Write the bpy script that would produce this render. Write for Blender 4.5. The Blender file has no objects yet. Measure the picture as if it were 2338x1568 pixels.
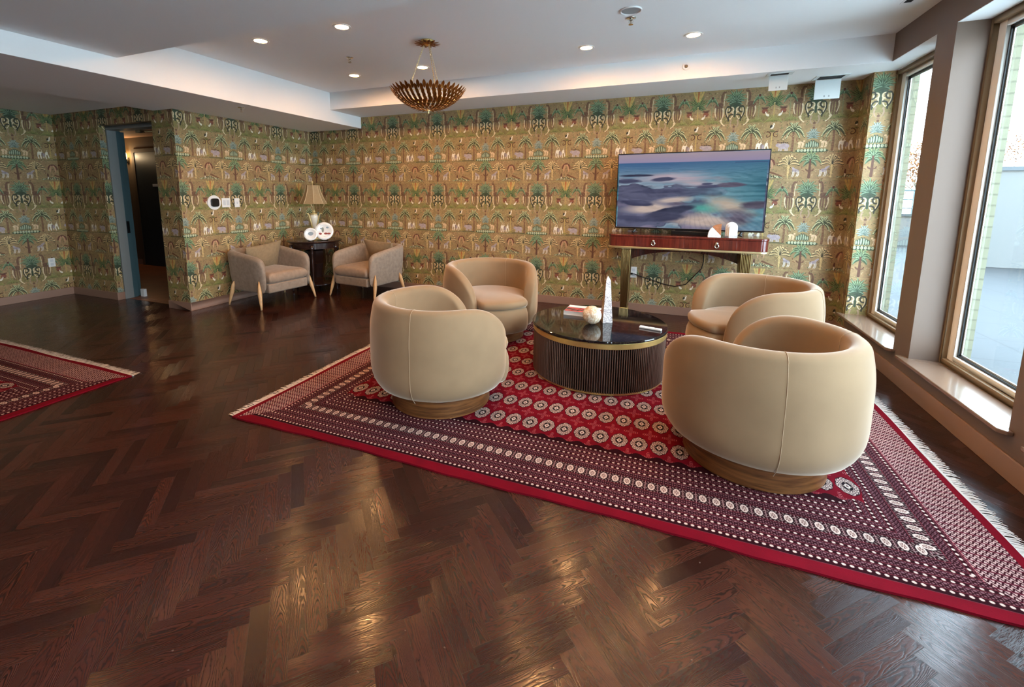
import bpy, math, random
import numpy as np
from mathutils import Vector, Matrix
random.seed(7)
rng = np.random.default_rng(11)
PI = math.pi
D = bpy.data
C = bpy.context.scene.collection
sin, cos = math.sin, math.cos

# ------------------------------------------------------------------ colour helpers
def lin(c):
    return tuple((v/12.92 if v <= 0.04045 else ((v+0.055)/1.055)**2.4) for v in [x/255.0 for x in c]) + (1.0,)

# ------------------------------------------------------------------ node DSL
class NT:
    def __init__(s, mat):
        s.nt = mat.node_tree
    def node(s, t, **kw):
        n = s.nt.nodes.new(t)
        for k, v in kw.items():
            setattr(n, k, v)
        return n
    def link(s, a, b):
        s.nt.links.new(a, b)
    def val(s, sock, v):
        if isinstance(v, E): s.link(v.s, sock)
        elif hasattr(v, 'is_output'): s.link(v, sock)
        else: sock.default_value = v
    def m(s, op, a, b=0.0, c=0.0):
        n = s.node('ShaderNodeMath', operation=op)
        for i, v in enumerate((a, b, c)):
            s.val(n.inputs[i], v)
        return E(s, n.outputs[0])
    def xyz(s, x, y, z=0.0):
        n = s.node('ShaderNodeCombineXYZ')
        for i, v in enumerate((x, y, z)): s.val(n.inputs[i], v)
        return n.outputs[0]
    def coord(s, kind='Object'):
        n = s.node('ShaderNodeTexCoord')
        return n.outputs[kind]
    def sep(s, v):
        n = s.node('ShaderNodeSeparateXYZ'); s.link(v, n.inputs[0])
        return [E(s, n.outputs[i]) for i in range(3)]
    def noise(s, v, scale, detail=2.0, rough=0.5, dist=0.0):
        n = s.node('ShaderNodeTexNoise'); s.link(v, n.inputs['Vector'])
        n.inputs['Scale'].default_value = scale; n.inputs['Detail'].default_value = detail
        n.inputs['Roughness'].default_value = rough; n.inputs['Distortion'].default_value = dist
        return E(s, n.outputs['Fac'])
    def mapping(s, v, scale=(1, 1, 1), rot=(0, 0, 0)):
        n = s.node('ShaderNodeMapping'); s.link(v, n.inputs[0])
        n.inputs['Scale'].default_value = scale; n.inputs['Rotation'].default_value = rot
        return n.outputs[0]
    def ramp(s, f, stops, interp='LINEAR'):
        n = s.node('ShaderNodeValToRGB'); s.val(n.inputs[0], f)
        cr = n.color_ramp; cr.interpolation = interp
        while len(cr.elements) > 1: cr.elements.remove(cr.elements[-1])
        for i, (p, c) in enumerate(stops):
            e = cr.elements[0] if i == 0 else cr.elements.new(p)
            e.position = p; e.color = c if len(c) == 4 else tuple(c)+(1,)
        return n.outputs[0]
    def mix(s, f, a, b, mode='MIX'):
        n = s.node('ShaderNodeMix', data_type='RGBA', blend_type=mode)
        s.val(n.inputs[0], f)
        for i, v in ((6, a), (7, b)):
            s.val(n.inputs[i], v)
        return n.outputs[2]
    def bump(s, h, strength=0.3, dist=0.002):
        n = s.node('ShaderNodeBump'); s.val(n.inputs['Height'], h)
        n.inputs['Strength'].default_value = strength; n.inputs['Distance'].default_value = dist
        return n.outputs[0]
class E:
    def __init__(s, t, k): s.t = t; s.s = k
    def __add__(s, o): return s.t.m('ADD', s, o)
    __radd__ = __add__
    def __sub__(s, o): return s.t.m('SUBTRACT', s, o)
    def __rsub__(s, o): return s.t.m('SUBTRACT', o, s)
    def __mul__(s, o): return s.t.m('MULTIPLY', s, o)
    __rmul__ = __mul__
    def __truediv__(s, o): return s.t.m('DIVIDE', s, o)
    def floor(s): return s.t.m('FLOOR', s)
    def fract(s): return s.t.m('FRACT', s)
    def mod(s, o): return s.t.m('FLOORED_MODULO', s, o)
    def lt(s, o): return s.t.m('LESS_THAN', s, o)
    def gt(s, o): return s.t.m('GREATER_THAN', s, o)
    def min(s, o): return s.t.m('MINIMUM', s, o)
    def max(s, o): return s.t.m('MAXIMUM', s, o)
    def sin(s): return s.t.m('SINE', s)
    def abs(s): return s.t.m('ABSOLUTE', s)
    def pow(s, o): return s.t.m('POWER', s, o)
def sel(c, a, b):    # c ? a : b
    return c*a + (1.0-c)*b

def new_mat(name):
    m = D.materials.new(name); m.use_nodes = True
    nt = m.node_tree; nt.nodes.clear()
    out = nt.nodes.new('ShaderNodeOutputMaterial')
    b = nt.nodes.new('ShaderNodeBsdfPrincipled')
    nt.links.new(b.outputs[0], out.inputs[0])
    return m, NT(m), b
def simple(name, col, rough=0.6, metal=0.0, var=0.0, vscale=8.0, bump=0.0, bscale=60.0, sheen=0.0, sheen_tint=None, emis=None, coat=0.0, spec=0.5, ior=None):
    m, t, b = new_mat(name)
    c = lin(col)
    b.inputs['Roughness'].default_value = rough
    b.inputs['Metallic'].default_value = metal
    b.inputs['Specular IOR Level'].default_value = spec
    co = t.coord()
    if var > 0:
        f = t.noise(co, vscale, 3.0, 0.55)
        lo = tuple(x*(1-var) for x in c[:3])+(1,); hi = tuple(min(1, x*(1+var)) for x in c[:3])+(1,)
        t.link(t.ramp(f, [(0.3, lo), (0.7, hi)]), b.inputs['Base Color'])
    else:
        b.inputs['Base Color'].default_value = c
    if bump > 0:
        t.link(t.bump(t.noise(co, bscale, 3.0, 0.6), bump, 0.003), b.inputs['Normal'])
    if sheen > 0:
        b.inputs['Sheen Weight'].default_value = sheen
        b.inputs['Sheen Roughness'].default_value = 0.35
        b.inputs['Sheen Tint'].default_value = lin(sheen_tint or (255, 240, 225))
    if coat > 0:
        b.inputs['Coat Weight'].default_value = coat; b.inputs['Coat Roughness'].default_value = 0.08
    if emis:
        b.inputs['Emission Color'].default_value = lin(emis[0]); b.inputs['Emission Strength'].default_value = emis[1]
    return m

# ------------------------------------------------------------------ mesh builder
class MB:
    def __init__(s): s.v = []; s.f = []
    def add(s, vs, fs):
        o = len(s.v); s.v += [tuple(v) for v in vs]; s.f += [tuple(i+o for i in f) for f in fs]
        return s
    def box(s, x0, x1, y0, y1, z0, z1, M=None):
        vs = [(x, y, z) for z in (z0, z1) for y in (y0, y1) for x in (x0, x1)]
        if M is not None: vs = [tuple(M @ Vector(v)) for v in vs]
        return s.add(vs, [(0, 2, 3, 1), (4, 5, 7, 6), (0, 1, 5, 4), (2, 6, 7, 3), (0, 4, 6, 2), (1, 3, 7, 5)])
    def grid(s, rows, close_u=False, close_v=False):
        nu, nv = len(rows), len(rows[0])
        vs = [p for r in rows for p in r]; fs = []
        for i in range(nu if close_u else nu-1):
            for j in range(nv if close_v else nv-1):
                a, b = i, (i+1) % nu; c, d = j, (j+1) % nv
                fs.append((a*nv+c, a*nv+d, b*nv+d, b*nv+c))
        return s.add(vs, fs)
    def lathe(s, prof, n=48, cx=0, cy=0, sx=1.0, sy=1.0):
        rows = []
        for k in range(n):
            a = 2*PI*k/n
            rows.append([(cx+r*cos(a)*sx, cy+r*sin(a)*sy, z) for r, z in prof])
        return s.grid(rows, close_u=True)
    def tube(s, pts, rad, n=8, cap=True):
        pts = [Vector(p) for p in pts]
        rads = rad if isinstance(rad, (list, tuple)) else [rad]*len(pts)
        up = Vector((0, 0, 1)); rows = []
        prev = None
        for i, p in enumerate(pts):
            t = (pts[min(i+1, len(pts)-1)] - pts[max(i-1, 0)]).normalized()
            if prev is None:
                a = up if abs(t.z) < 0.9 else Vector((1, 0, 0))
                u = t.cross(a).normalized()
            else:
                u = (prev - t*prev.dot(t)).normalized()
            w = t.cross(u); prev = u
            rows.append([tuple(p + (u*cos(2*PI*k/n) + w*sin(2*PI*k/n))*rads[i]) for k in range(n)])
        o = len(s.v)
        s.grid(rows, close_v=True)
        if cap:
            s.f.append(tuple(o+k for k in range(n))[::-1]); s.f.append(tuple(o+(len(rows)-1)*n+k for k in range(n)))
        return s
    def prism(s, poly, z0, z1, M=None):
        n = len(poly)
        vs = [(x, y, z0) for x, y in poly]+[(x, y, z1) for x, y in poly]
        if M is not None: vs = [tuple(M @ Vector(v)) for v in vs]
        fs = [tuple(range(n))[::-1], tuple(range(n, 2*n))]+[(i, (i+1) % n, (i+1) % n+n, i+n) for i in range(n)]
        return s.add(vs, fs)
    def build(s, name, mat, parent=None, smooth=False, bevel=0.0, seg=2, subsurf=0, loc=None, rotz=0.0, auto=None):
        me = D.meshes.new(name); me.from_pydata(s.v, [], s.f); me.update()
        import bmesh
        bm = bmesh.new(); bm.from_mesh(me)
        bmesh.ops.remove_doubles(bm, verts=bm.verts, dist=1e-6)
        bmesh.ops.recalc_face_normals(bm, faces=bm.faces)
        if smooth:
            for f in bm.faces: f.smooth = True
            if auto:
                for e in bm.edges:
                    if len(e.link_faces) == 2 and e.calc_face_angle(0) > auto: e.smooth = False
        bm.to_mesh(me); bm.free()
        if mat: me.materials.append(mat)
        o = D.objects.new(name, me); C.objects.link(o)
        if loc: o.location = loc
        o.rotation_euler = (0, 0, rotz)
        if parent: o.parent = parent
        if bevel > 0:
            b = o.modifiers.new('bevel', 'BEVEL'); b.width = bevel; b.segments = seg; b.limit_method = 'ANGLE'; b.angle_limit = 0.6
            if not smooth:
                for p in me.polygons: p.use_smooth = True
                w = o.modifiers.new('wn', 'WEIGHTED_NORMAL'); w.keep_sharp = True
        if subsurf:
            b = o.modifiers.new('sub', 'SUBSURF'); b.levels = subsurf; b.render_levels = subsurf
        return o

def empty(name, loc, rotz=0.0):
    o = D.objects.new(name, None); C.objects.link(o); o.location = loc; o.rotation_euler = (0, 0, rotz)
    o.empty_display_size = 0.1
    return o
def tag(o, label, cat, group=None):
    o['label'] = label; o['category'] = cat
    if group: o['group'] = group
    return o
def struct(o):
    o['kind'] = 'structure'; return o
def copy_tree(o, parent=None):
    c = o.copy(); C.objects.link(c)
    if parent: c.parent = parent; c.matrix_parent_inverse = o.matrix_parent_inverse.copy()
    for ch in list(o.children):
        copy_tree(ch, c)
    return c

# ------------------------------------------------------------------ drawn textures (painted here with numpy)
def vnoise(h, w, gx, gy, seed=0, wrap=False):
    r = np.random.default_rng(seed); g = r.random((gy+1, gx+1))
    if wrap: g[-1] = g[0]; g[:, -1] = g[:, 0]
    y = np.linspace(0, gy, h, endpoint=False); x = np.linspace(0, gx, w, endpoint=False)
    yi = y.astype(int); xi = x.astype(int); fy = (y-yi)[:, None]; fx = (x-xi)[None]
    fy = fy*fy*(3-2*fy); fx = fx*fx*(3-2*fx)
    a = g[yi][:, xi]; b = g[yi][:, xi+1]; c = g[yi+1][:, xi]; d = g[yi+1][:, xi+1]
    return (a*(1-fx)+b*fx)*(1-fy)+(c*(1-fx)+d*fx)*fy
def fbm(h, w, gx, gy, seed, oct=4, wrap=False):
    s = 0; a = 1; t = 0
    for k in range(oct):
        s = s+a*vnoise(h, w, gx*2**k, gy*2**k, seed+k, wrap); t += a; a *= 0.5
    return s/t
def to_image(name, arr):
    h, w = arr.shape[:2]
    im = D.images.new(name, w, h, alpha=False, float_buffer=False)
    px = np.ones((h, w, 4), np.float32); px[..., :3] = np.clip(arr, 0, 1)[::-1]
    im.pixels.foreach_set(px.ravel()); im.update(); im.pack()
    return im

class Canvas:
    """tile in metres; y measured downwards from the top"""
    def __init__(s, wm, hm, ppm, base):
        s.ppm = ppm; s.W = int(round(wm*ppm)); s.H = int(round(hm*ppm))
        s.a = np.empty((s.H, s.W, 3)); s.a[:] = np.array(base)/255.
    def disc(s, x, y, rx, ry, col, ang=0.0):
        cx = x*s.ppm; cy = y*s.ppm; rx = max(rx*s.ppm, .6); ry = max(ry*s.ppm, .6); R = int(max(rx, ry)+2)
        xs = np.arange(int(cx)-R, int(cx)+R+1); ys = np.arange(int(cy)-R, int(cy)+R+1)
        dx = (xs+.5-cx)[None]; dy = (ys+.5-cy)[:, None]
        if ang:
            c_, s_ = cos(ang), sin(ang); dx, dy = dx*c_+dy*s_, -dx*s_+dy*c_
        d = np.sqrt((dx/rx)**2+(dy/ry)**2)
        al = np.clip((1-d)*min(rx, ry)+.5, 0, 1)[..., None]
        ix = np.ix_(ys % s.H, xs % s.W)
        s.a[ix] = s.a[ix]*(1-al)+np.array(col)/255.*al
    def stroke(s, pts, w0, w1, col, wm=None):
        p = np.array(pts, float)
        if len(p) == 3:   # quadratic bezier
            t = np.linspace(0, 1, 40)[:, None]; p = (1-t)**2*p[0]+2*t*(1-t)*p[1]+t*t*p[2]
        seg = np.hypot(*np.diff(p, axis=0).T); L = np.r_[0, np.cumsum(seg)]; T = L[-1]
        n = max(2, int(T*s.ppm/1.1)); q = np.linspace(0, T, n)
        X = np.interp(q, L, p[:, 0]); Y = np.interp(q, L, p[:, 1])
        for k in range(n):
            t = k/(n-1)
            w = w0*(1-t)+w1*t if wm is None else (w0*(1-t)*(1-t)+2*wm*t*(1-t)*2*.5+w1*t*t)
            s.disc(X[k], Y[k], w, w, col)
    def frond(s, x, y, ang, L, droop, w, dark, light):
        dx = cos(ang); dy = sin(ang)
        p0 = (x, y); p1 = (x+dx*L*.52, y-L*(.30+.42*max(dy, -.3))); p2 = (x+dx*L, y-L*.82*dy*abs(dy)+droop*dx*dx)
        s.stroke([p0, p1, p2], w*.8, w*.45, dark, wm=w*1.5)
        o = w*.5
        s.stroke([(p0[0], p0[1]-o*.4), (p1[0], p1[1]-o), (p2[0], p2[1]-o)], w*.4, w*.35, light, wm=w*.7)
    def crown(s, x, y, L, n, a0, a1, droop, w, dark, light):
        for k in sorted(range(n), key=lambda q: -abs(q-(n-1)/2)):
            a = a0+(a1-a0)*k/(n-1)
            s.frond(x, y, a, L, droop, w, dark, light)
    def spiky(s, x, y, L, n, a0, a1, w, dark, light):
        for k in range(n):
            a = a0+(a1-a0)*k/(n-1); LL = L*(.8+.2*(k % 2))
            p2 = (x+cos(a)*LL, y-sin(a)*LL+.12*LL*abs(cos(a)))
            p1 = (x+cos(a)*LL*.5, y-sin(a)*LL*.5-.08*LL)
            s.stroke([(x, y), p1, p2], w*.7, w*.35, dark, wm=w*1.6); s.stroke([(x, y), (p1[0], p1[1]-w*.3), p2], w*.25, w*.3, light, wm=w*.7)

def wallpaper_tile():
    G = (70, 94, 60); GL = (138, 168, 122); DK = (52, 50, 30); CR = (226, 204, 160); YL = (205, 168, 84)
    BR = (122, 82, 56); LI = (176, 158, 168); RED = (150, 78, 52); OL = (124, 122, 56); WH = (240, 232, 215); TQ = (122, 152, 120)
    BASE = (184, 150, 100)
    c = Canvas(.765, 1.01, 840, BASE)
    n = fbm(c.H, c.W, 12, 16, 5, 4, True); c.a *= (0.90+0.2*n)[..., None]
    n2 = fbm(c.H, c.W, 2, 3, 9, 3, True)[..., None]
    c.a = c.a*(1-.5*n2)+np.array((160, 120, 66))/255.*.5*n2
    ny = np.clip(2.4*fbm(c.H, c.W, 3, 5, 91, 3, True)-.9, 0, 1)[..., None]; c.a = c.a*(1-.45*ny)+np.array((136, 128, 66))/255.*.45*ny
    yy = np.arange(c.H)/840.
    def band(y0, y1, col, al):
        m = np.clip(np.minimum(yy-y0, y1-yy)*120, 0, 1)[:, None, None]*al
        c.a = c.a*(1-m)+np.array(col)/255.*m
    band(0.015, 0.20, (150, 108, 74), .35); band(0.30, 0.385, OL, .55); band(.73, 1.0, (160, 118, 78), .3); band(0.712, .724, (78, 84, 50), .8)
    band(.995, 1.004, BR, .8); band(.012, .018, BR, .8); band(.372, .38, (120, 124, 70), .7)
    P = .765
    mid = .3825
    for q in range(620):      # fine woven undergrowth between the motifs
        ax = rng.random()*.765; ay = rng.random()*1.01; a = rng.random()*PI*2; L = .008+rng.random()*.018
        col = [(112, 92, 50), (140, 92, 58), (204, 172, 122), (106, 116, 66), (150, 140, 84), (126, 76, 50)][q % 6]
        c.stroke([(ax, ay), (ax+cos(a)*L*.5, ay+sin(a)*L*.5-.006), (ax+cos(a)*L, ay+sin(a)*L)], .0022, .0012, col, wm=.0035)
    # row 1: tall green palm, looping mirrored pair, yellow plant, small palms, long necked animals
    for sgn in (-1, 1):
        gx = sgn*.135
        c.stroke([(gx-sgn*.015, .028), (gx+sgn*.012, .06), (gx, .13)], .008, .012, BR)
        c.disc(gx-sgn*.026, .034, .017, .007, BR, sgn*.5)
        c.stroke([(gx-sgn*.03, .05), (gx-sgn*.018, .1), (gx-sgn*.022, .18)], .004, .003, CR)
        c.disc(gx+sgn*.028, .175, .042, .03, BR, sgn*.4)
        for k, o in enumerate((-.002, .02, .046, .062)):
            c.stroke([(gx+sgn*o, .19), (gx+sgn*(o+.004), .26), (gx+sgn*(o-.004), .335)], .008, .0045, BR)
        c.stroke([(gx-sgn*.012, .21), (gx-sgn*.028, .26), (gx-sgn*.004, .33)], .008, .004, CR)
        c.stroke([(gx+sgn*.062, .20), (gx+sgn*.076, .25), (gx+sgn*.05, .31)], .007, .004, CR)
        for q in range(14):
            c.disc(gx+sgn*(.0+.06*((q*.37) % 1)), .15+.055*((q*.61) % 1), .0035, .0035, (92, 60, 44))
        sx = sgn*.235
        c.stroke([(sx, .13), (sx, .2), (sx, .345)], .005, .007, (150, 142, 92))
        c.crown(sx, .125, .062, 11, -.2, PI+.2, .055, .0075, (78, 108, 72), (150, 176, 128)); c.disc(sx, .088, .012, .014, (104, 48, 34))
    c.stroke([(0, .1), (0, .16), (0, .3)], .012, .01, (56, 74, 48))
    c.spiky(0, .185, .075, 11, -.5, PI+.5, .010, (50, 66, 46), G); c.spiky(0, .115, .112, 15, -.15, PI+.15, .0105, G, GL); c.spiky(0, .14, .085, 9, -.3, PI+.3, .010, (56, 84, 58), TQ)
    for sgn in (-1, 1):
        for (ox, oy, r) in ((.034, .225, .02), (.066, .222, .026)):
            a = np.linspace(0, 2*PI*.85, 30)
            c.stroke([(sgn*(ox+r*cos(t)), oy+r*1.25*sin(t)) for t in a], .008, .006, DK if ox > .05 else CR)
        c.stroke([(sgn*.085, .21), (sgn*.105, .27), (sgn*.055, .335)], .009, .006, DK)
        c.stroke([(sgn*.078, .21), (sgn*.094, .27), (sgn*.05, .325)], .005, .004, CR)
        c.stroke([(sgn*.02, .25), (sgn*.012, .3), (sgn*.045, .33)], .006, .005, CR)
        c.stroke([(sgn*.022, .28), (sgn*.07, .275), (sgn*.06, .35)], .008, .005, DK)
        a = np.linspace(-.3*PI, 1.1*PI, 24)
        c.stroke([(sgn*(.118+.022*cos(t)), .37+.03*sin(t-1.2)) for t in a], .010, .003, CR)
        c.stroke([(sgn*.03, .34), (sgn*.05, .39), (sgn*.022, .42)], .008, .005, (176, 142, 112))
    c.spiky(mid, .175, .135, 11, .45, PI-.45, .010, (66, 80, 36), (142, 150, 84))
    for k, o in enumerate((-.05, -.022, 0, .022, .05)):
        c.stroke([(mid, .165), (mid+o*.4, .09), (mid+o, .012)], .006, .009, YL if k != 2 else (196, 104, 44))
    c.spiky(mid, .185, .085, 13, -.5, PI+.5, .009, (62, 84, 44), (126, 148, 84)); c.disc(mid, .18, .008, .008, CR)
    c.stroke([(mid, .18), (mid, .25), (mid, .34)], .004, .005, YL)
    for sgn in (-1, 1):
        px = mid+sgn*.088
        c.disc(px, .262, .028, .025, RED); c.disc(px, .237, .03, .006, (104, 44, 30)); c.disc(px, .281, .022, .005, (104, 44, 30))
        c.stroke([(px-.03, .225), (px, .232), (px+.03, .222)], .006, .006, BR)
        bx = mid+sgn*.06
        c.disc(bx, .305, .02, .012, WH, -sgn*.7); c.stroke([(bx+sgn*.008, .295), (bx+sgn*.02, .285), (bx+sgn*.018, .272)], .004, .005, WH)
        c.crown(mid+sgn*.165, .37, .065, 9, .1, PI-.1, .01, .004, (98, 104, 42), (168, 164, 84))
    c.crown(mid, .38, .085, 11, .1, PI-.1, .01, .0045, (108, 112, 44), (178, 172, 86))
    # row 2: pale edged palms, curled plant with a stork, totem and cactus, melons, animals
    for sgn in (-1, 1):
        px = sgn*.182
        c.stroke([(px, .49), (px+.006, .58), (px, .7)], .009, .011, (128, 84, 52))
        for q in range(10): c.disc(px, .53+q*.017, .010, .0022, (168, 128, 84))
        c.crown(px, .485, .105, 8, -.05, PI+.05, .075, .0105, (60, 70, 38), (205, 204, 148)); c.crown(px, .49, .065, 4, -.2, PI+.2, .08, .0095, (60, 70, 38), (190, 194, 138)); c.spiky(px, .475, .085, 5, .7, PI-.7, .010, (60, 70, 38), (190, 194, 138))
        for q in range(3): c.disc(px+sgn*(.05+q*.02), .55+q*.012, .006, .006, CR)
        a = np.linspace(PI*.5, PI*2.6, 40)
        c.stroke([(mid+sgn*(.045+(.040-.008*(t-1.6))*cos(t)), .525-(.036-.006*(t-1.6))*sin(t)) for t in a], .009, .004, (98, 60, 28))
        c.stroke([(mid+sgn*(.045+(.034-.008*(t-1.6))*cos(t)), .525-(.030-.006*(t-1.6))*sin(t)) for t in a], .0025, .0015, (196, 152, 84))
    c.stroke([(mid, .5), (mid, .58), (mid, .7)], .005, .005, YL); c.crown(mid, .49, .03, 5, .3, PI-.3, 0, .005, (92, 84, 36), OL)
    c.crown(mid, .70, .045, 7, .2, PI-.2, .01, .0045, (120, 118, 48), YL)
    c.disc(mid-.004, .435, .017, .023, WH, .3); c.disc(mid-.014, .43, .011, .018, DK, .5); c.stroke([(mid+.006, .42), (mid+.02, .405), (mid+.008, .398)], .006, .005, WH)
    for q, (r, col) in enumerate(((.013, BR), (.017, (160, 120, 84)), (.011, BR), (.015, (120, 140, 120)))):
        c.disc(0, .415+q*.024, r, .011, col)
    c.spiky(0, .53, .065, 9, -.1, PI+.1, .008, (104, 122, 112), (174, 186, 170)); c.spiky(0, .565, .06, 9, -.2, PI+.2, .008, (96, 116, 108), (156, 174, 160))
    for o in (-.05, -.03, -.01, .012, .032, .05):
        hh = .075-.6*abs(o)
        c.disc(o, .67-hh*.5, .012, hh*.62, (58, 82, 58)); c.disc(o-.002, .67-hh*.5, .007, hh*.5, (166, 184, 150))
    c.disc(0, .705, .15, .022, (58, 82, 52))
    for q in range(9):
        o = -.12+q*.03; c.disc(o, .70, .0115, .017-.03*abs(o)*.3, (206, 214, 176)); c.stroke([(o, .686), (o+.001, .7), (o, .714)], .0015, .0015, (96, 124, 84))
    for sgn in (-1, 1):
        mx = sgn*.105
        c.stroke([(mx-.018, .62), (mx, .605), (mx+.02, .622)], .010, .009, (232, 196, 150)); c.disc(mx-.03*sgn, .602, .010, .010, (232, 190, 140))
        for o in (-.018, -.006, .014, .024): c.stroke([(mx+o, .622), (mx+o+.006, .645), (mx+o-.004, .67)], .0055, .004, (232, 196, 150))
        c.stroke([(mx+.026*sgn, .61), (mx+.05*sgn, .59), (mx+.04*sgn, .56)], .003, .002, RED)
    gx = mid-.13
    for o in (0, .028, .085):
        c.disc(gx+o, .625, .015, .022, WH, .3); c.stroke([(gx+o-.006, .63), (gx+o-.018, .665), (gx+o-.006, .7)], .008, .005, WH); c.stroke([(gx+o+.006, .63), (gx+o+.02, .665), (gx+o+.022, .69)], .007, .005, WH)
        c.stroke([(gx+o, .605), (gx+o+.004, .59), (gx+o+.012, .578)], .005, .002, CR)
    c.disc(gx+.04, .645, .014, .03, (150, 128, 120)); c.disc(gx+.055, .65, .010, .026, LI)
    hx = mid+.12
    c.disc(hx, .648, .055, .031, LI); c.disc(hx-.052, .635, .024, .019, LI); c.stroke([(hx-.06, .61), (hx, .60), (hx+.05, .62)], .005, .003, BR)
    for o in (-.04, -.02, .02, .038): c.disc(hx+o, .685, .008, .016, (196, 180, 176))
    for q in range(4): c.disc(hx-.02+q*.018, .612, .006, .005, DK)
    c.stroke([(hx-.10, .71), (hx, .702), (hx+.09, .712)], .004, .004, (84, 84, 50))
    # row 3: fan trees, small green palm, striped animals, leaf pile
    for sgn in (-1, 1):
        px = mid+sgn*.185
        for k in range(9):
            a = .25+(PI-.5)*k/8
            L = .105; dx = cos(a); dy = -sin(a)
            c.stroke([(px, .86), (px+dx*L*.35, .86+dy*L*1.35), (px+dx*L*.95, .86+dy*L*.95+.02*abs(dx))], .004, .010, DK)
            c.stroke([(px-.002, .86), (px-.002+dx*L*.35, .857+dy*L*1.35), (px+dx*L*.95, .855+dy*L*.95+.02*abs(dx))], .003, .007, (222, 190, 128))
        c.crown(px, .87, .05, 7, -PI+.4, -.4, .0, .006, (92, 68, 34), (200, 168, 104)); c.stroke([(px, .86), (px, .92), (px, .985)], .010, .007, (214, 178, 110))
        c.crown(mid-sgn*.0, .85, .01, 3, 0, PI, 0, .003, BR, BR)
        c.stroke([(mid, .79), (mid+sgn*.045, .79), (mid+sgn*.05, .85)], .012, .007, (116, 60, 40)); c.stroke([(mid+sgn*.01, .8), (mid+sgn*.03, .82), (mid+sgn*.03, .89)], .009, .005, (206, 150, 110))
        zx = sgn*.125
        c.disc(zx, .915, .034, .017, LI, -sgn*.45); c.stroke([(zx+sgn*.02, .9), (zx+sgn*.03, .885), (zx+sgn*.046, .875)], .012, .009, LI)
        for o in (-.03, -.018, .012, .026): c.stroke([(zx+o, .92), (zx+o+.010, .95), (zx+o-.006, .978)], .006, .0035, (214, 200, 186))
        for q in range(6): c.stroke([(zx-.03+q*.011, .905), (zx-.028+q*.011, .915), (zx-.03+q*.011, .928)], .0018, .0018, (110, 96, 118))
        c.stroke([(0, .92), (sgn*.03, .925), (sgn*.035, .9)], .006, .004, (110, 66, 44))
    c.crown(0, .79, .10, 9, -.1, PI+.1, .05, .010, G, (150, 172, 110)); c.spiky(0, .80, .075, 9, -.5, PI+.5, .009, G, GL); c.crown(0, .83, .06, 7, -.3, PI+.3, .04, .009, G, GL)
    c.stroke([(0, .8), (0, .86), (0, .99)], .008, .013, (110, 66, 44))
    for q in range(150):
        ax = mid+(rng.random()-.5)*.27; ay = .992-rng.random()*.045*(1-abs(ax-mid)/.16)
        c.disc(ax, ay, .006, .0038, [(98, 116, 84), (150, 164, 124), DK, (206, 196, 150)][q % 4], rng.random()*3)
    c.disc(mid-.062, .935, .009, .03, (96, 44, 30)); c.disc(mid-.062, .965, .006, .017, WH)
    c.stroke([(mid+.02, .93), (mid+.07, .95), (mid+.13, .975)], .010, .006, (122, 74, 42))
    for q in range(120):
        c.disc(rng.random()*.765, rng.random()*1.01, .0028, .0028, [(214, 178, 116), (120, 84, 52), (208, 190, 140)][q % 3])
    g = fbm(c.H, c.W, 48, 64, 77, 2, True)[..., None]; gr = c.a.mean(2, keepdims=True)
    out = (c.a*.80+gr*.20)*(.86+.20*g)
    out = out*np.array((1.0, .99, .97))
    return to_image('wallpaper_tile', out)

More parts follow.
